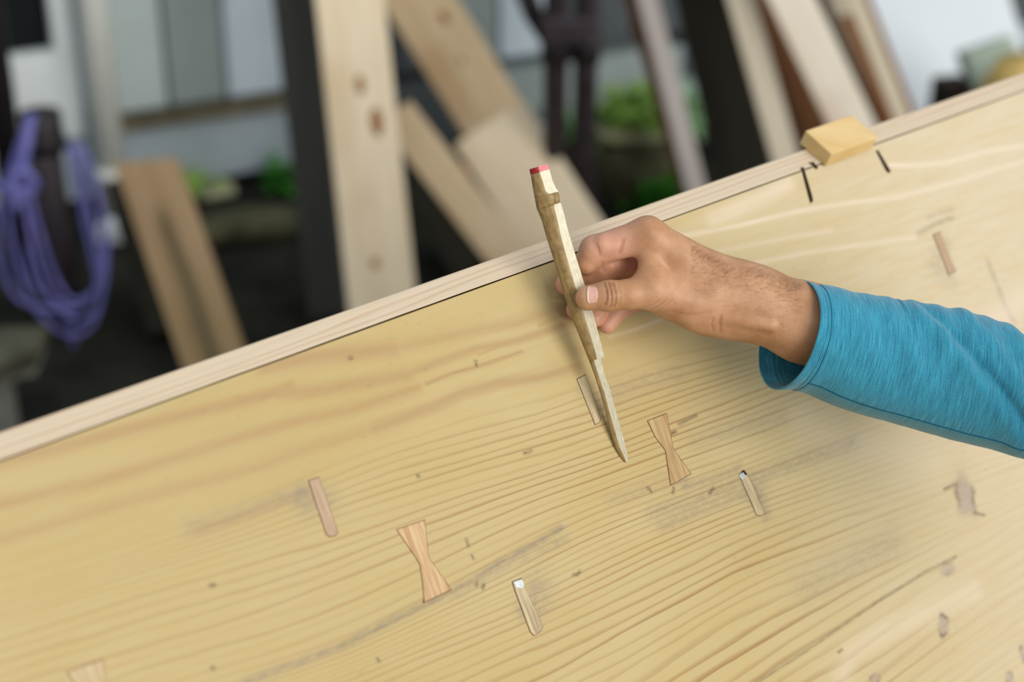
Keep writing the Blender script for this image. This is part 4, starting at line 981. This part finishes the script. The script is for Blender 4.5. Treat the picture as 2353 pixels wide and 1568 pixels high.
# things under the wall ----------------------------------------------------
m_stone = plain('mossy stone', srgb(92, 90, 68), .9, .1, .3, 12); m_stone2 = plain('pale lichen stone', srgb(196, 196, 156), .9, .1, .25, 12)
m_gr = MT('leaf green', .55, .3); v = m_gr.coord('Object'); n1 = m_gr.noise(v, 22, 3, .6); m_gr.col(m_gr.mix(m_gr.ramp(n1, .35, .65), srgb(172, 204, 104), srgb(124, 172, 66)))
m_gr2 = MT('pale leaf', .55, .3); v = m_gr2.coord('Object'); n1 = m_gr2.noise(v, 22, 3, .6); m_gr2.col(m_gr2.mix(m_gr2.ramp(n1, .35, .65), srgb(176, 206, 168), srgb(124, 174, 110)))
m_gr3 = plain('deep leaf green', srgb(56, 132, 30), .6, .3, .3, 20)
def stone(c, sx, sy, sz, mat, label, yaw=0.0, name='garden_stone', group=None):
    V = []; Fq = []; n = 12; r0 = random.random()*9
    for i in range(7):
        a = math.pi*i/6
        for k in range(n):
            b = 2*math.pi*k/n; s = 1+.12*math.sin(3*b+r0)*math.sin(a)+.08*math.cos(5*b+2*r0)
            x = math.copysign(abs(math.cos(b))**.6, math.cos(b))*math.sin(a)**.5*s; y = math.copysign(abs(math.sin(b))**.6, math.sin(b))*math.sin(a)**.5*s; z = math.copysign(abs(math.cos(a))**.7, math.cos(a))
            V.append((c[0]+(x*sx*math.cos(yaw)-y*sy*math.sin(yaw)), c[1]+(x*sx*math.sin(yaw)+y*sy*math.cos(yaw)), c[2]+z*sz))
    Fq = [(i*n+k, (i+1)*n+k, (i+1)*n+(k+1) % n, i*n+(k+1) % n) for i in range(6) for k in range(n)]
    o = mesh_obj(name, V, Fq, mat, None, True); return tag(o, label, 'stone', group)
def plant(base, R_, H, n, mat, label, name='leafy_plant', ll=.05, group=None):
    t = thing(name, base, label, 'plant', group); V = []; Fq = []; SV = []; r = random.Random(int(base[0]*1000) & 0xffff)
    for i in range(n):
        a = r.uniform(0, 6.28); q = r.random()**.5*R_; h = H*(r.uniform(.25, 1))*(1-.45*(q/R_)**2)
        p = np.array([base[0]+q*math.cos(a), base[1]+q*math.sin(a), base[2]+h]); az = r.uniform(0, 6.28); el = r.uniform(-.5, .6)
        d = np.array([math.cos(az)*math.cos(el), math.sin(az)*math.cos(el), math.sin(el)]); s = nrm(np.cross(d, (0, 0, 1))); u = np.cross(s, d); l = ll*r.uniform(.7, 1.3); w = l*.32; b0 = len(V)
        V += [p, p+d*l*.5+s*w+u*w*.25, p+d*l-u*w*.3, p+d*l*.5-s*w+u*w*.25, p+d*l*.5-u*.0]; Fq += [(b0, b0+1, b0+4), (b0+1, b0+2, b0+4), (b0+2, b0+3, b0+4), (b0+3, b0, b0+4)]
    tag(mesh_obj('foliage', V, Fq, mat, t), kind='stuff')
    for k in range(5):
        a = k*1.26+.4; tube([np.array(base), np.array(base)+np.array([R_*.3*math.cos(a), R_*.3*math.sin(a), H*.45]), np.array(base)+np.array([R_*.55*math.cos(a), R_*.55*math.sin(a), H*.8])], [.004, .003, .0015], 'stem', m_gr3, t, 6)
    return t
g_ = ground(565, 480, .06); stone((g_[0], g_[1], .02), .17, .07, .028, m_stone, 'long mossy stone lying under the wall left of the charcoal plank', .3)
g_ = ground(478, 425, .05); stone((g_[0], g_[1]+.05, .014), .055, .04, .014, m_stone2, 'pale lichen stone beside the top of the short tan plank', .3)
plant(ground(440, 448), .06, .08, 60, m_gr, 'small green tuft right of the short tan plank')
plant(ground(648, 432), .045, .08, 40, m_gr3, 'dark green tuft touching the charcoal plank')
g_ = ground(258, 522, .03); o = box_axes((g_[0], g_[1], .022), (.03, 0, 0), (0, .03, 0), (0, 0, .022), 'white_block', m_white, None, .006); tag(o, 'small whitish block on the ground behind the rope coil', 'block')
g_ = ground(1228, 300, .10); o = box_axes((g_[0], g_[1], .055), (.06, 0, 0), (0, .04, 0), (0, 0, .055), 'white_block', m_white, None, .006); tag(o, 'small whitish block left of the two dark pipes', 'block')
plant(ground(1312, 330), .04, .10, 60, m_gr2, 'pale plant seen in the gap between the two pipes')
g_ = atY(1452, 290, 3.86); ledge = stone((g_[0], g_[1], .190), .085, .055, .018, m_stone2, 'pale yellowish stone slab under the bright green plant', .2)
stone((g_[0]+.02, g_[1]+.01, .086), .10, .06, .086, m_stone, 'dark mossy stone under the pale stone slab', .2)
plant(np.array([g_[0]+.005, g_[1], .208]), .075, .085, 330, m_gr, 'bright green plant growing on the stones right of the two pipes', ll=.04)
plant(ground(1408, 395), .026, .11, 90, m_gr, 'narrow green plant in front of the pale stone slab', ll=.035)
plant(ground(1572, 335), .045, .17, 150, m_gr2, 'pale green plant between the grey batten and the near-black board', ll=.04)
plant(ground(1500, 480), .06, .10, 120, m_gr3, 'low dark green plant close to the slab edge')

# right edge -----------------------------------------------------------------
m_panel = plain('blue white panel', srgb(240, 247, 252), .4, .4, .02, 3); m_green = plain('pale green box paint', srgb(176, 192, 176), .6, .3, .12, 8)
lean_board('leaning_sheet', (2136, 0), (2205, 235), 312, 4.45, 4.30, .02, m_panel, 'large bluish white sheet standing at the upper right', 'sheet', top=.3, bev=.002)
gb = lean_board('green_crate', (2262, 105), (2300, 235), 118, 4.02, 3.98, .10, m_green, 'pale green box in front of the bluish white sheet', 'box', yaw=.2)[0]
m_yel = plain('straw yellow sack', srgb(206, 178, 108), .8, .2, .15, 10)
g_ = atY(2390, 140, 3.80); stone((g_[0], g_[1], .205), .13, .09, .205, m_yel, 'straw yellow sack cut off by the right edge', .2, 'straw_sack')['category'] = 'sack'
g_ = atY(2184, 205, 4.02); o = box_axes((g_[0], g_[1], .135), (.036, .01, 0), (-.01, .03, 0), (0, 0, .135), 'dark_box', plain('black brown box', srgb(56, 46, 42), .7, .3, .2), None, .006); tag(o, 'small dark box at the foot of the bluish white sheet', 'box')
